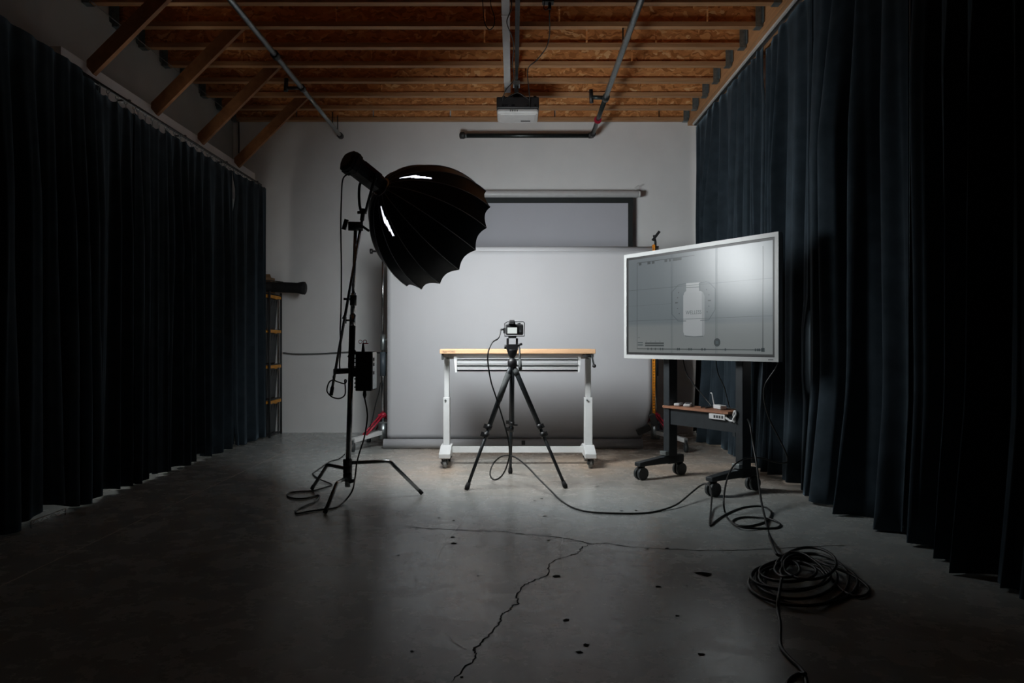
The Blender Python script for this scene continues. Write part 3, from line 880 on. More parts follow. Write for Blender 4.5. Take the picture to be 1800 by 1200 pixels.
part('quick_plate', MB().box(A.x - .03, A.x + .03, A.y - .045, A.y + .05, A.z + .195, A.z + .210), M['darkgrey'], t)
hp = [P(911.5, 606, 5.42), P(913, 612, 5.40), P(914, 634, 5.27)]
part('pan_handle', MB().tube(hp, .007, 8), M['darkgrey'], t)
part('handle_grip', MB().tube([P(914, 632, 5.27), P(914.6, 648, 5.18)], [.011, .013], 10), M['foam'], t)
part('lock_lever', MB().tube([P(910, 606, 5.40), P(918, 604.5, 5.40)], .009, 8), M['black'], t)

zc0 = A.z + .211
cxm = P(904.5, 0, 5.45).x
t = thing('photo_camera', (cxm, 5.45, zc0), 'black camera in a cage with lit rear screen, on the tripod', 'camera')
zz = zc0
bx0, bx1 = P(889, 0, 5.40).x, P(919.5, 0, 5.40).x
part('body', MB().box(bx0, bx1, 5.40, 5.45, zz + .008, zz + .088), M['black'], t, .008)
part('grip', MB().box(bx1 - .028, bx1 + .002, 5.405, 5.475, zz + .008, zz + .082), M['blackmatte'], t, .008)
hx = P(900, 0, 5.4).x
part('viewfinder', MB().prism([(hx - .027, 5.388, zz + .085), (hx + .027, 5.388, zz + .085), (hx + .018, 5.388, zz + .118), (hx - .018, 5.388, zz + .118)], (0, .06, 0)), M['black'], t, .004)
part('eyecup', MB().box(hx - .018, hx + .018, 5.378, 5.39, zz + .086, zz + .112), M['blackmatte'], t, .004)
M['lcd'] = emat('lit camera screen', (.86, .93, .90), .75, .3)
sx0, sx1 = P(892, 0, 5.395).x, P(908.8, 0, 5.395).x
part('rear_screen', MB().box(sx0 - .004, sx1 + .004, 5.393, 5.401, zz + .014, zz + .068), M['black'], t)
part('lit_display', MB().box(sx0, sx1, 5.3915, 5.3935, zz + .018, zz + .063), M['lcd'], t, label='glowing pale camera display')
part('thumb_dial', MB().cyl((bx1 - .022, 5.397, zz + .035), (bx1 - .022, 5.402, zz + .035), .010, 12), M['darkgrey'], t)
part('mode_dial', MB().cyl((bx1 - .03, 5.42, zz + .087), (bx1 - .03, 5.42, zz + .098), .012, 12), M['darkgrey'], t)
part('lens', MB().lathe((hx, 5.45, zz + .048), (0, 1, 0), [(0, .034), (.03, .036), (.075, .036), (.08, .030)], 20), M['black'], t)
fr = [(bx0 - .008, 5.43, zz), (bx1 + .010, 5.43, zz), (bx1 + .010, 5.43, zz + .098), (bx1 + .002, 5.43, zz + .106), (bx0 + .012, 5.43, zz + .106), (bx0 - .008, 5.43, zz + .094)]
part('cage', MB().tube(fr, .004, 6, closed=True), M['blackmatte'], t)
part('cable_clamp', MB().box(bx0 - .018, bx0 - .002, 5.40, 5.43, zz + .02, zz + .06), M['blackmatte'], t)
part('plug', MB().cyl((bx0 - .016, 5.405, zz + .048), (bx0 - .036, 5.40, zz + .048), .007, 8), M['blackmatte'], t)

FLC = lambda px, py, z=.006: floor_at(px, py, z)
cab = [V((bx0 - .036, 5.40, zz + .048)), P(876, 594, 5.36), P(865, 602, 5.33), P(858, 620, 5.30), P(858, 640, 5.30), P(863, 670, 5.30), P(872, 698, 5.30), P(883, 733, 5.31), P(892, 765, 5.31), P(895.5, 790, 5.32), P(895, 803, 5.33),
       P(889, 824, 5.34), P(880, 838, 5.36), P(869, 843, 5.40), P(862, 836, 5.46), P(862.5, 825, 5.55), P(869, 812, 5.60), P(882, 802, 5.55), P(898, 801, 5.45), P(910, 806, 5.40), P(926, 819, 5.30), P(946, 840, 5.15)]
cab += [FLC(968, 862, .03), FLC(988, 881), FLC(1010, 893), FLC(1040, 899.5), FLC(1085, 902), FLC(1130, 901.5), FLC(1160, 897), FLC(1190, 886, .02), P(1215, 866, 4.85), P(1230, 854, 4.95), P(1240, 850, 4.92), P(1248, 855, 4.84), P(1251, 870, 4.74), P(1250, 890, 4.60), FLC(1247.5, 922), FLC(1256, 917), FLC(1270, 907), FLC(1290, 897), FLC(1312, 890.5), FLC(1338, 889.5), FLC(1352, 895), FLC(1356, 904), FLC(1348, 915), FLC(1325, 923), FLC(1305, 924.5), FLC(1290, 920), FLC(1289, 914), FLC(1303, 909), FLC(1325, 909), FLC(1352, 911.5, .012), FLC(1371, 920), FLC(1365, 927), FLC(1335, 928.5), FLC(1305, 926.5, .016), FLC(1286, 918, .02), P(1276, 905, 4.45), P(1272, 885, 4.48), P(1274, 860, 4.56), P(1280, 836, 4.68), P(1290, 818, 4.78), P(1304, 808, 4.85), P(1318, 804.5, 4.92), P(1340, 805, 4.98), P(1355, 810, 5.02), P(1370, 813, 5.05), P(1382, 812.5, 5.06), P(1384.5, 806, 5.06), P(1381, 795, 5.05), P(1372, 775, 5.03), P(1360, 752, 5.0), P(1352, 735, 4.98), P(1345, 712, 4.95), P(1342.5, 690, 4.92), P(1345, 676, 4.9), P(1352, 664, 4.88), P(1363, 648, 4.85), P(1370, 632, 4.82), P(1373, 615, 4.82), P(1366, 600, 4.83), P(1362, 596, 4.86)]
cable('video_cable', 'long black cable running from the camera across the floor to the display', cab, .0058, 'cable', 6)

# ------------------------------------------------------------------ big display on rolling stand
U = V((.537, -.8436, 0)).normalized(); N = V((-U.y * -1, 0, 0))
N = V((U.y, -U.x, 0)).normalized()      # facing left and towards the viewer
PM = V((1.44, 5.47, 0))
TC = V((1.326, 5.378, 1.352))
Z = V((0, 0, 1))
t = thing('display_stand', PM, 'black rolling stand with shelf under the big display', 'stand')
def ds(s, d, z): return PM + U * s + N * d + Z * z
for s in (-.36, .36):
    part('post', MB().obox(ds(s, 0, .70), U, N, Z, .032, .045, .60), M['tvpost'], t, .004)
    ft = part('foot_bar', MB().prism([ds(s - .032, .35, .105), ds(s - .032, .35, .135), ds(s - .032, .06, .165), ds(s - .032, -.12, .165), ds(s - .032, -.12, .105)], U * .064), M['tvpost'], t, .006)
    part('post_bracket', MB().obox(ds(s, .065, .185), U, N, Z, .033, .018, .016), M['galv'], t, .003)
    for d in (.31, -.10):
        c = ds(s, d, .048)
        cs = part('caster', MB().cyl(c - U * .032, c - U * .008, .048, 18).cyl(c + U * .008, c + U * .032, .048, 18), M['caster'], ft)
        part('caster_hood', MB().cyl(c + Z * .0, c + Z * .06, .010, 8).obox(c + Z * .025, U, N, Z, .007, .034, .03), M['black'], ft)
part('crossbar', MB().obox(ds(0, -.02, 1.28), U, N, Z, .36, .02, .04), M['tvpost'], t)
part('mount_rail', MB().obox(ds(-.2, .065, 1.34), U, N, Z, .02, .02, .25).obox(ds(.2, .065, 1.34), U, N, Z, .02, .02, .25), M['tvpost'], t)
part('shelf_apron', MB().obox(ds(0, .02, .475), U, N, Z, .33, .012, .062).obox(ds(0, -.05, .525), U, N, Z, .32, .07, .012), M['tvpost'], t)
sh = MB().prism([ds(-.385, .062, .541), ds(.275, .062, .541), ds(.30, .0, .541), ds(.30, -.13, .541), ds(-.385, -.13, .541)], Z * .018)
part('shelf', sh, M['laminate'], t)
part('side_skirt', MB().obox(ds(.30, -.04, .46), U, N, Z, .012, .07, .075), M['tvpost'], t)

HW, HH = .755, .425
def tv(a, b, d=0.0): return TC + U * a + Z * b + N * d
t = thing('display', TC - Z * HH, 'large flat display with pale frame showing a white bottle', 'display')
def frame_ring(w0, h0, w1, h1, d0, d1):
    m = MB()
    m.prism([tv(-w0, -h0, d0), tv(w0, -h0, d0), tv(w1, -h1, d0), tv(-w1, -h1, d0)], N * (d1 - d0))
    m.prism([tv(-w0, h0, d0), tv(w0, h0, d0), tv(w1, h1, d0), tv(-w1, h1, d0)], N * (d1 - d0))
    m.prism([tv(-w0, -h0, d0), tv(-w0, h0, d0), tv(-w1, h1, d0), tv(-w1, -h1, d0)], N * (d1 - d0))
    m.prism([tv(w0, -h0, d0), tv(w0, h0, d0), tv(w1, h1, d0), tv(w1, -h1, d0)], N * (d1 - d0))
    return m
BZ = .030
part('bezel', frame_ring(HW, HH, HW - BZ, HH - BZ, -.035, .006), M['tvbezel'], t)
part('inner_border', frame_ring(HW - BZ, HH - BZ, HW - BZ - .019, HH - BZ - .019, -.012, -.0005), M['black'], t)
part('back_cover', MB().obox(tv(0, 0, -.045), U, Z, N, HW - .01, HH - .01, .012), M['darkgrey'], t, .006)
SW, SH = HW - BZ - .019, HH - BZ - .019

def screen_mat():
    m, nt, b = nodes_of('lit display panel')
    L = nt.links.new
    tc = nt.nodes.new('ShaderNodeTexCoord'); sp = nt.nodes.new('ShaderNodeSeparateXYZ')
    L(tc.outputs['Object'], sp.inputs[0])
    r = ramp(nt, sp.outputs['Z'], [(0, (.135, .150, .150)), (.27, (.120, .135, .138)), (.31, (.085, .105, .115)), (1, (.10, .118, .130))])
    nz = mk(nt, 'ShaderNodeTexNoise', i_Scale=3.0); L(tc.outputs['Object'], nz.inputs[0])
    mr = nt.nodes.new('ShaderNodeMapRange'); mr.inputs[1].default_value = .05; mr.inputs[2].default_value = .80
    L(sp.outputs['Z'], mr.inputs[0]); L(mr.outputs[0], r.inputs[0])
    L(r.outputs[0], b.inputs['Emission Color']); b.inputs['Emission Strength'].default_value = .8
    b.inputs['Base Color'].default_value = (.02, .02, .02, 1)
    b.inputs['Roughness'].default_value = .29
    b.inputs['Specular IOR Level'].default_value = .5
    return m
M['screen'] = screen_mat()
def uimat(name, col): return emat(name, col, 1.0, .29)
M['ui_dark'] = uimat('display line dark', (.010, .016, .018))
M['ui_mid'] = uimat('display line grey', (.026, .040, .044))
M['ui_bottle'] = uimat('display bottle', (.20, .215, .222))
M['ui_bottle_shade'] = uimat('display bottle shade', (.145, .158, .165))
M['ui_pale'] = uimat('display bottle cap', (.225, .24, .245))
scr = part('screen', MB()._add([tv(-SW, -SH, 0), tv(SW, -SH, 0), tv(SW, SH, 0), tv(-SW, SH, 0)], [(0, 1, 2, 3)], False), M['screen'], t, label='glossy lit screen with lamp reflection')

def tvp(px, py, d):
    o = V((0, 0, H)); r = P(px, py, 1.0) - o
    pl = TC + N * d
    k = (pl - o).dot(N) / r.dot(N)
    q = o + r * k - TC
    return q.dot(U), q.z
def poly_on(mb, pxs, d, px=True):
    pts = [tvp(x, y, d) if px else (x, y) for x, y in pxs]
    return mb._add([tv(a, b, d) for a, b in pts], [tuple(range(len(pts)))], False)
def line_on(mb, p, q, w, d):
    a, b = V((*p, 0)), V((*q, 0)); n = (b - a).normalized(); n = V((-n.y, n.x, 0)) * w / 2
    return mb._add([tv(*((a + n).xy), d), tv(*((b + n).xy), d), tv(*((b - n).xy), d), tv(*((a - n).xy), d)], [(0, 1, 2, 3)], False)
def pl(mb, pxs, w, d, closed=False):
    pts = [tvp(x, y, d) for x, y in pxs]
    if closed: pts.append(pts[0])
    for a, b in zip(pts[:-1], pts[1:]): line_on(mb, a, b, w, d)
    return mb
g1, g2 = MB(), MB()
d = .0010
la, lb = tvp(1119, 462, d), tvp(1340, 613, d)
# frame guides
lft, rgt, btm, topb = tvp(1120, 613, d)[0], tvp(1341, 613, d)[0], tvp(1200, 613.5, d)[1], tvp(1122, 462, d)[1]
line_on(g1, (lft, btm), (rgt, btm), .006, d); line_on(g1, (rgt, btm), (rgt, topb - .0), .006, d)
line_on(g1, (lft, topb), (lft + .62, topb), .005, d); line_on(g1, (lft, btm), (lft, topb), .004, d)
# grid of thirds
for x in (tvp(1180, 560, d)[0], tvp(1258, 560, d)[0]):
    line_on(g2, (x, -SH), (x, SH), .003, d)
    line_on(g2, (x + .012, -SH), (x + .012, SH), .002, d)
for y in (tvp(1140, 508, d)[1], tvp(1140, 563, d)[1]):
    line_on(g2, (-SW, y), (SW, y), .003, d)
line_on(g2, (-SW, tvp(1140, 536, d)[1]), (tvp(1180, 536, d)[0], tvp(1140, 536, d)[1]), .0015, d)
# octagon of the focus guide
oc = [(1206, 498), (1192, 501), (1181, 513), (1181, 552), (1192, 564), (1206, 564)]
pl(g2, oc, .005, d)
oc = [(1231, 497), (1241, 495), (1246, 496), (1257, 507), (1257, 544), (1246, 562), (1231, 563)]
pl(g2, oc, .005, d)
# ticks and readouts
for x, y in ((1193, 514), (1191, 523), (1191, 542), (1194, 551), (1242, 509), (1246, 518), (1246, 538), (1243, 548)):
    a, b = tvp(x, y, d); line_on(g1, (a - .004, b), (a + .004, b), .008, d)
for x, y in ((1189, 532), (1247, 528)):
    a, b = tvp(x, y, d); line_on(g1, (a - .014, b), (a + .014, b), .009, d)
for x in (1139, 1145, 1152, 1161, 1165, 1191, 1194, 1211, 1215, 1234, 1239, 1275, 1328, 1332, 1335):
    a = tvp(x, 613, d)[0]; line_on(g1, (a - .006, btm), (a + .006, btm), .018, d)
a = tvp(1341, 613, d)[0]; line_on(g1, (a - .014, btm), (a + .014, btm), .026, d)
a0 = lft
for da, wd in ((.02, .03), (.12, .035), (.17, .03), (.31, .03), (.36, .016), (.40, .09)):
    line_on(g1, (lft + da, topb - .012), (lft + da + wd, topb - .012), .020, d)
for y in (603, 607):
    p0, p1 = tvp(1134, y, d), tvp(1167, y - .6, d)
    line_on(g1, p0, (p1[0], p0[1]), .012, d)
    p0, p1 = tvp(1121, y - 1, d), tvp(1130, y - 1, d); line_on(g2, p0, (p1[0], p0[1]), .010, d)
for x in (1136, 1144, 1152, 1160):
    a, b = tvp(x, 600, d); line_on(g2, (a, b - .006), (a, b + .008), .004, d)
a, b = tvp(1123, 593, d); line_on(g2, (a - .01, b), (a + .01, b), .004, d)
# round button
a, b = tvp(1260.5, 601.5, d)
g1._add([tv(a + .030 * math.cos(w * math.pi / 12), b + .030 * math.sin(w * math.pi / 12), d + .0002) for w in range(24)], [tuple(range(24))], False)
part('guide_lines', g1, M['ui_dark'], scr)
part('grid_lines', g2, M['ui_mid'], scr)
g = MB(); line_on(g, (a - .012, b), (a + .012, b), .020, d + .0006)
part('button_symbol', g, M['ui_mid'], scr)
# the bottle picture
d = .0006
x0_, x1_ = 1201.5, 1238.5
body = [(1203, 589), (1201, 583), (1201, 520), (1203, 514), (1206, 511), (1206, 500), (1206, 497.5), (1230, 496), (1230, 510), (1236, 514), (1238.5, 520), (1238.5, 586), (1237, 590), (1220, 592)]
part('bottle_picture', poly_on(MB(), body, d), M['ui_bottle'], scr)
part('bottle_shade', poly_on(MB(), [(1233.5, 513), (1236, 514), (1238.5, 520), (1238.5, 586), (1237, 590), (1234, 590.6)], d + .0002), M['ui_bottle_shade'], scr)
part('bottle_cap_picture', poly_on(MB(), [(1206, 504), (1206, 497.5), (1230, 496), (1230, 503)], d + .0002), M['ui_pale'], scr)
g = MB(); pl(g, [(1204, 590), (1220, 591.6), (1236, 590.5)], .005, d + .0004); pl(g, [(1206, 505), (1230, 504)], .004, d + .0004)
pl(g, [(1229.5, 497), (1230, 511)], .008, d + .0004)
a0, b0 = tvp(1205.5, 552.5, d); a1, b1 = tvp(1233, 552.5, d)
lettering('WELLESS', .040, tv(a0, b0, d + .0005), U, Z, g, a1 - a0)
part('bottle_lettering', g, M['ui_mid'], scr)
part('maker_mark', MB().obox(tv(HW - .06, -HH + .014, .0066), U, Z, N, .020, .0025, .0006), M['darkgrey'], t)

# things on the shelf
def on_shelf(s, d): return ds(s, d, .5595)
def remote(name, label, s, d, rot, l, w, h):
    c = on_shelf(s, d)
    a = U * math.cos(rot) + N * math.sin(rot); b = Z.cross(a)
    tt = thing(name, c, label, 'remote')
    part('case', MB().obox(c + Z * (h / 2 + .001), a, b, Z, l / 2, w / 2, h / 2), M['whiteplastic'], tt, .008)
    part('keypad', MB().obox(c + Z * (h + .0015), a, b, Z, l * .38, w * .3, .0008), M['darkgrey'], tt)
remote('remote_control', 'left one of two white plastic remotes on the stand shelf', -.30, -.03, 1.0, .15, .045, .022)
remote('remote_control', 'right one of two white plastic remotes on the stand shelf', -.21, -.04, .9, .17, .055, .022)
c = on_shelf(.10, -.05)
t = thing('power_adapter', c, 'white cable adapter lying on the shelf under the display', 'adapter')
part('case', MB().obox(c + Z * .017, (U + N * .4), Z.cross(U + N * .4), Z, .06, .026, .015), M['whiteplastic'], t, .006)
part('lead', MB().tube(smooth_curve([c + Z * .02 - U * .05, c + Z * .05 - U * .06, c + Z * .11 - U * .075, c + Z * .115 - U * .09], 5), .004, 6), M['whiteplastic'], t)
cable('cable', 'tangle of black cable lying on the shelf beside the white adapter', [on_shelf(-.06, -.02) + Z * .006, on_shelf(-.02, -.05) + Z * .010, on_shelf(.0, -.01) + Z * .006, on_shelf(.03, -.06) + Z * .012, on_shelf(.0, -.08) + Z * .008, on_shelf(.12, -.12) + Z * .006, on_shelf(.22, -.10) + Z * .006], .006)
c = ds(.165, .045, .515)
t = thing('power_strip', c, 'white power strip stuck under the shelf edge', 'power strip')
part('case', MB().obox(c, U, N, Z, .075, .011, .020), M['whiteplastic'], t, .003)
for i in range(4):
    part('socket', MB().obox(c + U * (-.02 + i * .024) + N * .0115, U, N, Z, .008, .001, .010), M['darkgrey'], t)
cable('cable', 'pale cord looped from the power strip round the shelf corner', [c + U * .075, c + U * .12 - Z * .02, c + U * .16 - Z * .01, ds(.325, .062, .54), ds(.335, .06, .57), ds(.345, .058, .55), ds(.325, .065, .51), ds(.335, .06, .49)], .008, 'whiteplastic')
cable('cable', 'black cable hanging behind the display down to the shelf', [ds(-.28, -.02, 1.1), ds(-.27, -.07, .85), ds(-.22, -.09, .75), ds(-.10, -.12, .62), ds(-.04, -.12, .566)], .005)
cable('cable', 'second black cable hanging behind the display near right post', [ds(.02, -.08, 1.1), ds(.03, -.10, .85), ds(.08, -.12, .72), ds(.11, -.14, .58), ds(.13, -.14, .566)], .004)

# power cable and its heap on the floor
hc = floor_at(1375, 985)
run = [ds(.33, -.06, .52), P(1318, 745, 5.02), P(1324, 780, 4.95), P(1330, 815, 4.85), P(1334, 850, 4.7), P(1339, 885, 4.5), P(1346, 915, 4.25), P(1352, 940, 4.0), FLC(1360, 963, .05), FLC(1367, 975, .06)]
heap = []
def loop(cx, cy, rx, ry, z, a0, a1, n=9):
    for i in range(n):
        w = math.radians(a0 + (a1 - a0) * i / (n - 1))
        heap.append(FLC(cx + rx * math.cos(w), cy - ry * math.sin(w), z + .006 * math.sin(3 * w)))
loop(1418, 1018, 74, 46, .012, 120, 470, 12)
loop(1400, 1016, 72, 36, .02, 110, 470, 12)
loop(1412, 1024, 96, 40, .012, 110, 475, 12)
loop(1392, 1014, 58, 24, .028, 115, 470, 11)
loop(1390, 1012, 70, 24, .03, 110, 460, 11)
loop(1385, 1004, 50, 18, .035, 100, 440, 11)
loop(1422, 990, 48, 28, .05, 200, -150, 11)
heap += [FLC(1380, 985, .06), FLC(1400, 975, .06), FLC(1430, 985, .03), FLC(1465, 997, .03), FLC(1500, 1012, .02), FLC(1526, 1032, .008), FLC(1524, 1044, .008), FLC(1505, 1048, .008), FLC(1482, 1038, .008), FLC(1460, 1015, .02), FLC(1440, 992, .045), FLC(1410, 972, .06), FLC(1385, 972, .05), FLC(1368, 985, .045), FLC(1366, 994, .04)]
loop(1384, 1000, 22, 14, .05, 100, 430, 9)
tail = [FLC(1373, 1000, .05), FLC(1374, 1015, .045), FLC(1371, 1032, .04), FLC(1368, 1052, .03), FLC(1367, 1072), FLC(1371, 1095), FLC(1371, 1125), FLC(1376, 1142), FLC(1392, 1160), FLC(1408, 1175), FLC(1416, 1190), FLC(1418, 1215)]
cable('extension_cable', 'black extension cable from the display stand heaped in coils on floor', run + heap + tail, .0068, 'cable', 6)
cable('cable', 'short end of black cable at the frame\'s bottom edge', [FLC(1416, 1184, .018), FLC(1405, 1184), FLC(1392, 1190), FLC(1384, 1200), FLC(1380, 1215)], .0068)

# ------------------------------------------------------------------ C-stand, lamp and soft box
hub = V((-1.114, 4.90, 0))
t = thing('light_stand', hub, 'chrome light stand with three bent legs carrying the big soft box', 'light stand')
def leg(fpx, z, ratio):
    f = floor_at(*fpx); a = V((hub.x, hub.y, z)); b = V((f.x, f.y, 0))
    bend = a.lerp(V((b.x, b.y, z)), ratio)
    path = [a, a.lerp(bend, .85)] + smooth_curve([a.lerp(bend, .9), bend + (b - bend) * .02 + V((0, 0, -.002)), bend.lerp(b, .16)], 5) + [b + V((0, 0, .011))]
    lg = part('leg', MB().tube(path, .0125, 12), M['chromeblack'], t)
    d = (b - bend).normalized()
    part('foot_cap', MB().cyl(b - d * .03 + V((0, 0, .012)), b + V((0, 0, .010)), .0135, 10), M['blackmatte'], lg)
    part('socket', MB().cyl((hub.x, hub.y, z - .025), (hub.x, hub.y, z + .025), .030, 14), M['iron'], lg)
leg((742, 870), .245, .56)
leg((571.5, 903), .150, .50)
leg((548.5, 861), .205, .55)
top = P(625, 398, 4.87)
pt = lambda y: V((hub.x, hub.y, 0)).lerp(V((top.x, top.y, 0)), max(0, min(1, (845 - y) / 447.0))) + Z * P(0, y, 4.9).z
part('lower_tube', MB().cyl(pt(855), pt(640), .0185, 16), M['chromeblack'], t)
part('grip_sleeve', MB().cyl(pt(646), pt(573), .0215, 16), M['blackmatte'], t)
part('collar', MB().cyl(pt(574), pt(553), .021, 16), M['chrome'], t)
part('middle_tube', MB().cyl(pt(556), pt(515), .0165, 14), M['chrome'], t)
part('upper_collar', MB().cyl(pt(537), pt(519), .0225, 16).cyl(pt(526), pt(526) + V((-.06, -.02, 0)), .008, 8), M['black'], t)
part('upper_tube', MB().cyl(pt(520), pt(400), .0115, 14), M['chromeblack'], t)
g = MB(); c = pt(563) + V((-.045, -.01, 0))
g.cyl(pt(563), c, .007, 8).obox(c, (0, 0, 1), (1, 0, 0), (0, 1, 0), .022, .008, .006).obox(c + V((-.012, 0, .022)), (.5, 0, 1), (1, 0, -.5), (0, 1, 0), .014, .006, .006)
part('wing_knob', g, M['chrome'], t)
part('base_pin', MB().cyl((hub.x, hub.y, .085), (hub.x, hub.y, .125), .010, 8).cyl((hub.x, hub.y, .115), (hub.x + .05, hub.y - .02, .13), .012, 8), M['iron'], t)
# grip head and boom arm
g = MB().cyl(top + V((-.045, -.02, 0)), top + V((.05, .0, 0)), .030, 14)
g.obox(top + V((-.065, -.02, .01)), (.3, 0, 1), (1, 0, -.3), (0, 1, 0), .035, .012, .012)
g.obox(top + V((.065, 0, -.012)), (1, 0, -.7), (.7, 0, 1), (0, 1, 0), .03, .008, .01)
part('grip_head', g, M['black'], t)
b0, b1 = P(583, 688, 4.82), P(639, 372, 4.86)
part('boom_arm', MB().cyl(b0, b1, .0095, 12), M['chromeblack'], t)
part('boom_end', MB().cyl(b0 + (b0 - b1).normalized() * .025, b0 + (b1 - b0).normalized() * .03, .012, 10), M['blackmatte'], t)

AX = V((.594, .686, -.42)).normalized()
MT = V((-.884, 4.92, 2.10))
t = thing('studio_lamp', P(634, 368, 4.86), 'black studio lamp head with red stripe holding the soft box', 'lamp')
SD = AX.cross(Z).normalized(); UP = SD.cross(AX).normalized()
# housing: rounded octagonal body
def ring(c, rx, ry, n=16, p=3.0):
    out = []
    for k in range(n):
        w = 2 * math.pi * k / n
        ca, sa = math.cos(w), math.sin(w)
        q = (abs(ca) ** p + abs(sa) ** p) ** (-1 / p)
        out.append(c + SD * ca * q * rx + UP * sa * q * ry)
    return out
def loft(rings):
    m = MB(); n = len(rings[0])
    vs = [p for r in rings for p in r]
    fs = [(i * n + k, i * n + (k + 1) % n, (i + 1) * n + (k + 1) % n, (i + 1) * n + k) for i in range(len(rings) - 1) for k in range(n)]
    m._add(vs, fs, False)
    b = len(m.v) - len(vs)
    m.f.append(tuple(range(n))[::-1]); m.s.append(False)
    m.f.append(tuple((len(rings) - 1) * n + k for k in range(n))); m.s.append(False)
    return m
q = lambda l: MT + AX * l
part('housing', loft([ring(q(-.325), .050, .052), ring(q(-.31), .066, .072), ring(q(-.25), .068, .074), ring(q(-.24), .058, .064), ring(q(-.05), .058, .060), ring(q(-.02), .050, .050)]), M['lampbody'], t)
part('rear_fin', loft([ring(q(-.29), .072, .078), ring(q(-.268), .072, .078)]), M['black'], t)
part('red_stripe', MB().obox(q(-.15) + UP * .030 + SD * .052, AX, UP, SD, .075, .014, .010), M['red'], t, label='dark red stripe')
part('red_stripe', MB().obox(q(-.15) + UP * .058, AX, SD, UP, .075, .016, .008), M['red'], t)
part('mount_ring', MB().torus(q(-.005), AX, .062, .010, 28, 8).torus(q(.008), AX, .066, .007, 28, 8), M['chrome'], t)
yk = b1 + V((.0, .0, .0))
for s in (-1, 1):
    e = q(-.12) + SD * s * .070
    part('yoke_arm', MB().tube(smooth_curve([e, e - UP * .06 + SD * s * .004, (e - UP * .10).lerp(yk + SD * s * .03, .55), yk + SD * s * .022, yk], 5), .0095, 8), M['black'], t)
    part('yoke_knob', MB().cyl(e - SD * s * .012, e + SD * s * .016, .020, 12), M['black'], t)
part('spigot', MB().cyl(yk + V((0, 0, .02)), yk - (b1 - b0).normalized() * .06, .014, 10).cyl(yk + V((-.04, 0, -.005)), yk + V((.02, 0, -.005)), .010, 8), M['black'], t)

# soft box shell: 16 gores between ribs, scalloped rim, two open zips near the ring
R, DEP, NR = .455, .60, 16
def prof(u): return .055 + (R - .055) * (math.sin(math.pi / 2 * min(1, u) ** .72)) ** .92
t = thing('soft_box', MT, 'deep black parabolic soft box with silver lining tilted toward the table', 'soft box')
NG, NU = 12, 40
def shell_pt(ang_i, ui, off=0.0):
    g = ang_i % NG
    w = g / NG
    bow = 4 * w * (1 - w)
    u = ui / NU
    ue = u * (1 - .055 * bow)              # fabric edge sags between the rib tips
    phi = 2 * math.pi * ang_i / (NR * NG)
    r = prof(ue)
    r *= 1 - .030 * bow * (.4 + .6 * u)
    r -= off
    return q(ue * DEP) + (SD * math.cos(phi) + UP * math.sin(phi)) * r
tot = NR * NG
def in_vent(gi, a, j):
    if gi not in HOLES or not 2 <= j <= 11: return False
    w = HOLES[gi]
    c = 5.5 + w * (j - 5) * .38
    return abs(a - c) < (1.6 if j < 8 else 1.1) * (1 - abs(j - 6) / 6.5) + .7
def shell(off, holes):
    m = MB()
    vs = [shell_pt(i, j, off) for j in range(NU + 1) for i in range(tot)]
    fs = []
    for j in range(NU):
        for i in range(tot):
            gi = i // NG; a = i % NG
            if in_vent(gi, a, j): continue
            fs.append((j * tot + i, j * tot + (i + 1) % tot, (j + 1) * tot + (i + 1) % tot, (j + 1) * tot + i))
    return m._add(vs, fs, True)
# gores that face the viewer
view = (V((0, 0, H)) - q(.2)).normalized()
def gore_dir(gi):
    phi = 2 * math.pi * (gi + .5) / NR
    return SD * math.cos(phi) + UP * math.sin(phi)
def gore_img(gi):
    p = q(.08) + gore_dir(gi) * .25
    return (CX + p.x / p.y * F, CY - (p.z - H) / p.y * F)
def nearest(px, py):
    return min(range(NR), key=lambda gi: (gore_img(gi)[0] - px) ** 2 + (gore_img(gi)[1] - py) ** 2 - 0 * gi)
HOLES = {nearest(722, 306): -1, nearest(672, 374): 1}
part('shell', shell(0, HOLES), M['softbox'], t)
part('lining', shell(.006, HOLES), M['silver'], t)
def translucent():
    m = bpy.data.materials.new('frosted vent film'); m.use_nodes = True
    nt = m.node_tree; nt.nodes.clear()
    o = nt.nodes.new('ShaderNodeOutputMaterial'); tr = nt.nodes.new('ShaderNodeBsdfTranslucent')
    co = coords(nt, (1, 1, 1)); nz = mk(nt, 'ShaderNodeTexNoise', i_Scale=40.0); nt.links.new(co, nz.inputs['Vector'])
    r = ramp(nt, nz.outputs[0], [(.3, (.040, .040, .046)), (.7, (.060, .060, .066))])
    nt.links.new(r.outputs[0], tr.inputs[0]); nt.links.new(tr.outputs[0], o.inputs[0])
    return m
M['vent'] = translucent()
for gi in HOLES:
    m = MB()
    vs = [shell_pt(gi * NG + a, j, .003) for j in range(NU + 1) for a in range(NG + 1)]
    fs = [(j * (NG + 1) + a, j * (NG + 1) + a + 1, (j + 1) * (NG + 1) + a + 1, (j + 1) * (NG + 1) + a) for j in range(NU) for a in range(NG) if in_vent(gi, a, j)]
    used = sorted({i for f in fs for i in f}); ix = {u: k for k, u in enumerate(used)}
    m._add([vs[u] for u in used], [tuple(ix[i] for i in f) for f in fs], True)
    part('zip_vent', m, M['vent'], t, label='glowing open zip vent')
for k in range(NR):
    part('rib_seam', MB().tube([shell_pt(k * NG, j, -.001) for j in range(0, NU + 1)], .0028, 5), M['seam'], t)
part('rim_hem', MB().tube([shell_pt(i, NU, .003) for i in range(tot)], .004, 5, closed=True), M['softbox'], t)
ud = .87
part('diffuser', MB()._add([q(ud * DEP) + (SD * math.cos(2 * math.pi * k / 48) + UP * math.sin(2 * math.pi * k / 48)) * (prof(ud) * .955) for k in range(48)], [tuple(range(48))], False), M['diffuser'], t, label='glowing white diffuser cloth')
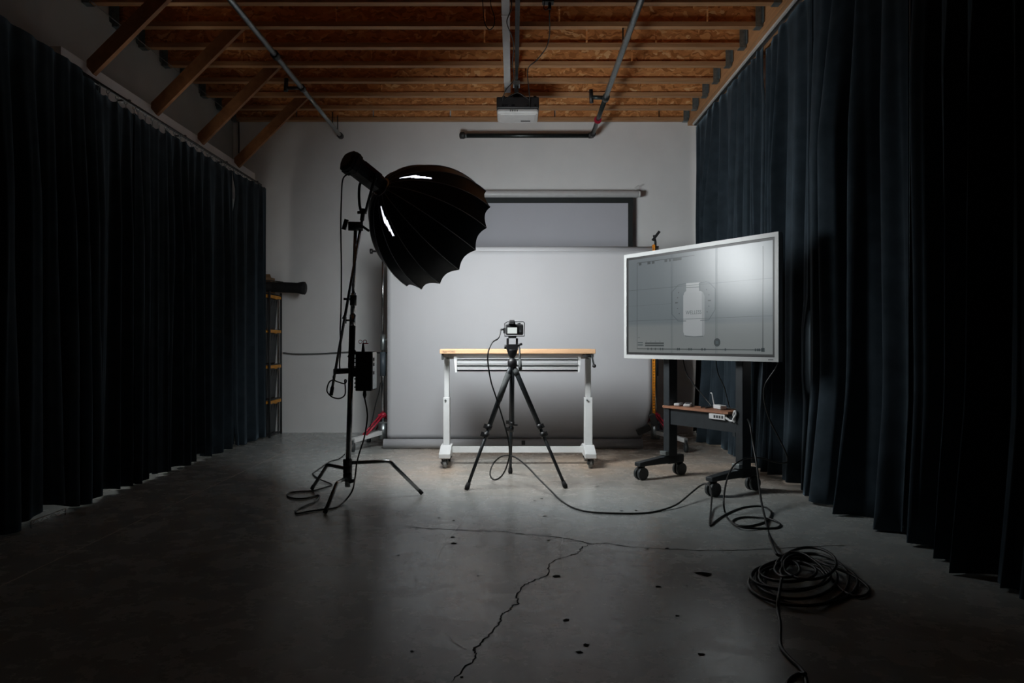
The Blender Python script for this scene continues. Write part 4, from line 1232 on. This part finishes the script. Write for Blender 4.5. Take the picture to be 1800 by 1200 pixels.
part('speed_ring', MB().lathe(q(-.01), AX, [(0, .05), (.0, .066), (.03, .066), (.03, .05)], 24), M['iron'], t)

# power supply box on the stand
bx = [P(624.5, 0, 4.80).x, P(653, 0, 4.80).x]
z1, z0 = P(0, 618, 4.8).z, P(0, 687, 4.8).z
t = thing('power_supply', ((bx[0] + bx[1]) / 2, 4.84, z0), 'black lamp power supply box clamped to the light stand', 'power supply')
part('case', MB().box(bx[0], bx[1], 4.80, 4.94, z0, z1), M['blackmatte'], t, .005)
part('side_panel', MB().prism([(bx[1] - .002, 4.80, z0 + .012), (bx[1] - .002, 4.94, z0 + .012), (bx[1] - .002, 4.94, z1 - .004), (bx[1] - .002, 4.80, z1 - .004)], (.010, 0, 0)), M['galv'], t)
for dz, dy in ((.04, .02), (.075, .02), (.13, .02)):
    part('button', MB().box(bx[1] + .008, bx[1] + .012, 4.80 + dy, 4.83 + dy, z1 - dz - .02, z1 - dz), M['darkgrey'], t)
for i in range(9):
    zz_ = z0 + .02 + i * (z1 - z0 - .04) / 8
    part('fin', MB().box(bx[0] - .012, bx[0] + .002, 4.82, 4.93, zz_, zz_ + .007), M['blackmatte'], t)
part('clamp', MB().box(bx[0] - .05, bx[0] - .005, 4.85, 4.93, P(0, 662, 4.85).z, P(0, 646, 4.85).z).obox(P(600, 652, 4.84), (1, 0, .05), (0, 1, 0), (0, 0, 1), .05, .02, .018), M['blackmatte'], t, .004)
tp = V(((bx[0] + bx[1]) / 2 - .012, 4.85, z1))
part('plug', MB().tube([tp, tp + Z * .03, tp + Z * .055], [.012, .009, .006], 8), M['blackmatte'], t)
part('red_tag', MB().torus(tp + V((.012, 0, .066)), (0, 1, 0), .012, .0025, 12, 5).torus(tp + V((-.018, 0, .066)), (.2, 1, 0), .012, .002, 12, 5).box(tp.x - .005, tp.x + .035, 4.848, 4.852, z1 + .052, z1 + .057), M['redbrace'], t)
part('strap', MB().tube(smooth_curve([P(625, 622, 4.86), P(622, 616, 4.86), P(617, 620, 4.86), P(613, 628, 4.86)], 4), .010, 8), M['blackmatte'], t)
part('lead_plug', MB().tube([P(641, 686, 4.86), P(641, 694, 4.86), P(641, 700, 4.86)], [.010, .013, .006], 8), M['blackmatte'], t)

cable('cable', 'black cable dropping from the lamp head beside the stand', [P(616, 306, 4.70), P(608, 308, 4.70), P(602, 318, 4.70), P(600, 350, 4.72), P(599, 400, 4.74), P(600, 470, 4.76), P(599.5, 540, 4.77), P(598, 580, 4.78), P(599, 610, 4.78), P(597, 635, 4.79), P(598, 650, 4.80), P(604, 655, 4.82)], .0048)
cable('cable', 'black cable looped round the lower end of the boom arm', [P(606, 653, 4.81), P(594, 653, 4.79), P(586, 661, 4.78), P(588, 668, 4.78), P(597, 672, 4.79), P(606, 674, 4.81), P(609, 669, 4.83), P(606, 668, 4.82), P(607, 682, 4.81), P(606, 694, 4.80), P(597, 700, 4.79), P(585, 698, 4.79), P(576, 690, 4.79), P(575, 682, 4.795), P(579, 671, 4.79), P(586, 667, 4.785)], .0045)
cable('cable', 'black mains cable from the power box trailing behind stand legs', [P(641, 699, 4.86), P(645, 720, 4.86), P(645.5, 738, 4.86), P(640, 770, 4.84), P(632, 795, 4.82), P(627, 815, 4.80), P(624, 840, 4.74), P(620, 860, 4.62), FLC(610, 876, .03), FLC(598, 887), FLC(585, 893), FLC(568, 895), FLC(545, 898), FLC(522, 902), FLC(521, 896), FLC(535, 889), FLC(552, 882), FLC(561, 873), FLC(558, 870), FLC(540, 875), FLC(520, 876), FLC(506, 872), FLC(508, 866), FLC(525, 863.5), FLC(550, 862), FLC(575, 855), FLC(583, 851), FLC(562, 842, .01), FLC(550, 833), FLC(555, 828), FLC(566, 820), FLC(580, 811), FLC(596, 806), FLC(606, 798)], .0055)
cable('cable', 'thin black cord slanting down beside the left backdrop stand', [P(669, 672, 7.3), P(666, 690, 7.3), P(660, 712, 7.3), P(655, 735, 7.3), P(650, 750, 7.28), FLC(647, 763)], .006)

# ------------------------------------------------------------------ storage rack with totes
RX0, RX1, RY0, RY1 = -3.24, -2.70, 8.07, 8.47
t = thing('storage_rack', ((RX0 + RX1) / 2, (RY0 + RY1) / 2, 0), 'dark wire storage rack in the back left corner', 'rack')
for x in (RX0, RX1):
    for y in (RY0, RY1):
        part('post', MB().cyl((x, y, .0), (x, y, 1.63), .012, 10), M['darkgrey'], t)
LV = [.02, .415, .81, 1.20, 1.605]
for z in LV:
    g = MB()
    for y in (RY0, RY1): g.cyl((RX0, y, z), (RX1, y, z), .006, 6)
    for x in (RX0, RX1): g.cyl((x, RY0, z), (x, RY1, z), .006, 6)
    for i in range(1, 9):
        y = RY0 + (RY1 - RY0) * i / 9; g.cyl((RX0, y, z), (RX1, y, z), .003, 4)
    part('wire_shelf', g, M['darkgrey'], t)
TLAB = ['black tote with yellow lid, topmost on the wire rack', 'black tote with yellow lid, second from top on the wire rack', 'black tote with yellow lid, third from top on the wire rack', 'black tote with yellow lid, lowest on the wire rack']
LIDZ = [1.578, 1.19, .79, .395]
for lab, lz, base in zip(TLAB, LIDZ, (1.208, .818, .423, .028)):
    x0, x1, y0, y1 = RX0 + .03, RX1 - .016, RY0 + .02, RY1 - .02
    t = thing('storage_tote', ((x0 + x1) / 2, (y0 + y1) / 2, base), lab, 'tote', 'yellow-lidded totes on the rack')
    ins = .03
    zt_ = lz - .022
    lo = [(x0 + ins, y0 + ins, base), (x1 - ins, y0 + ins, base), (x1 - ins, y1 - ins, base), (x0 + ins, y1 - ins, base)]
    hi = [(x0 + .01, y0 + .01, zt_), (x1 - .01, y0 + .01, zt_), (x1 - .01, y1 - .01, zt_), (x0 + .01, y1 - .01, zt_)]
    part('body', MB()._add(lo + hi, [(0, 3, 2, 1), (4, 5, 6, 7), (0, 1, 5, 4), (1, 2, 6, 5), (2, 3, 7, 6), (3, 0, 4, 7)], False), M['tote'], t, .012)
    for k in range(4):
        yy = y0 + .06 + k * (y1 - y0 - .12) / 3
        part('groove', MB().prism([(x1 - .012, yy - .006, zt_ - .02), (x1 - .012, yy + .006, zt_ - .02), (x1 - .035, yy + .006, zt_ - .19), (x1 - .035, yy - .006, zt_ - .19)], (.006, 0, 0)), M['blackmatte'], t)
    part('lid', MB().box(x0 - .005, x1 + .022, y0 - .005, y1 + .005, lz - .022, lz + .012).box(x0 + .03, x1 - .02, y0 + .03, y1 - .03, lz + .012, lz + .018), M['yellow'], t, .006, label='yellow lid')
    part('latch', MB().box(x1 + .016, x1 + .026, (y0 + y1) / 2 - .03, (y0 + y1) / 2 + .03, lz - .03, lz + .0), M['whiteplastic'] if base < 1 and base != .028 and False else M['yellow'], t)
# rolled bag and cardboard on top
a, b = V((-3.0, 8.22, 1.695)), V((P(538, 0, 8.25).x, 8.25, 1.672))
dd = (b - a).normalized()
prof_ = [(0, .03), (.02, .055), ((b - a).length * .55, .060), ((b - a).length * .85, .060), ((b - a).length * .93, .074), ((b - a).length * .98, .074), ((b - a).length, .055)]
t = thing('equipment_bag', (a + b) / 2, 'long black rolled bag lying across the top of the rack', 'bag')
part('bag_body', MB().lathe(a, dd, prof_, 9), M['blackmatte'], t)
part('strap', MB().tube(smooth_curve([a + dd * .15 + Z * .062, a + dd * .22 + Z * .072, a + dd * .32 + Z * .066, a + dd * .40 + Z * .06], 4), .006, 6), M['black'], t)
t = thing('cardboard_box', (-2.86, 8.36, 1.612), 'small brown cardboard box on the rack behind black bag', 'box')
part('carton', MB().box(-2.96, -2.765, 8.31, 8.45, 1.613, 1.80), M['card'], t)
part('flap', MB().obox((-2.86, 8.30, 1.815), (1, 0, 0), (0, -.6, .5), (0, .5, .6), .095, .03, .002), M['card'], t)

# lattice strip showing under the left curtain hem
A0, A1 = V((-2.74, 4.14, .016)), V((-2.74, 4.457, .016))
t = thing('lattice_strip', (A0 + A1) / 2 - Z * .016, 'white metal lattice strip showing under the left curtain\'s hem', 'lattice')
dd = (A1 - A0)
for z in (0, .023):
    part('rail', MB().cyl(A0 + Z * z, A1 + Z * z, .003, 6), M['whitepaint'], t)
k = 8
for i in range(k):
    p0 = A0 + dd * (i / k); p1 = A0 + dd * ((i + 1) / k)
    part('web', MB().cyl(p0 + Z * (.023 if i % 2 else 0), p1 + Z * (0 if i % 2 else .023), .002, 5), M['whitepaint'], t)
for p in (A0, A1):
    part('foot', MB().cyl(p - Z * .016, p + Z * .023, .004, 6), M['whitepaint'], t)
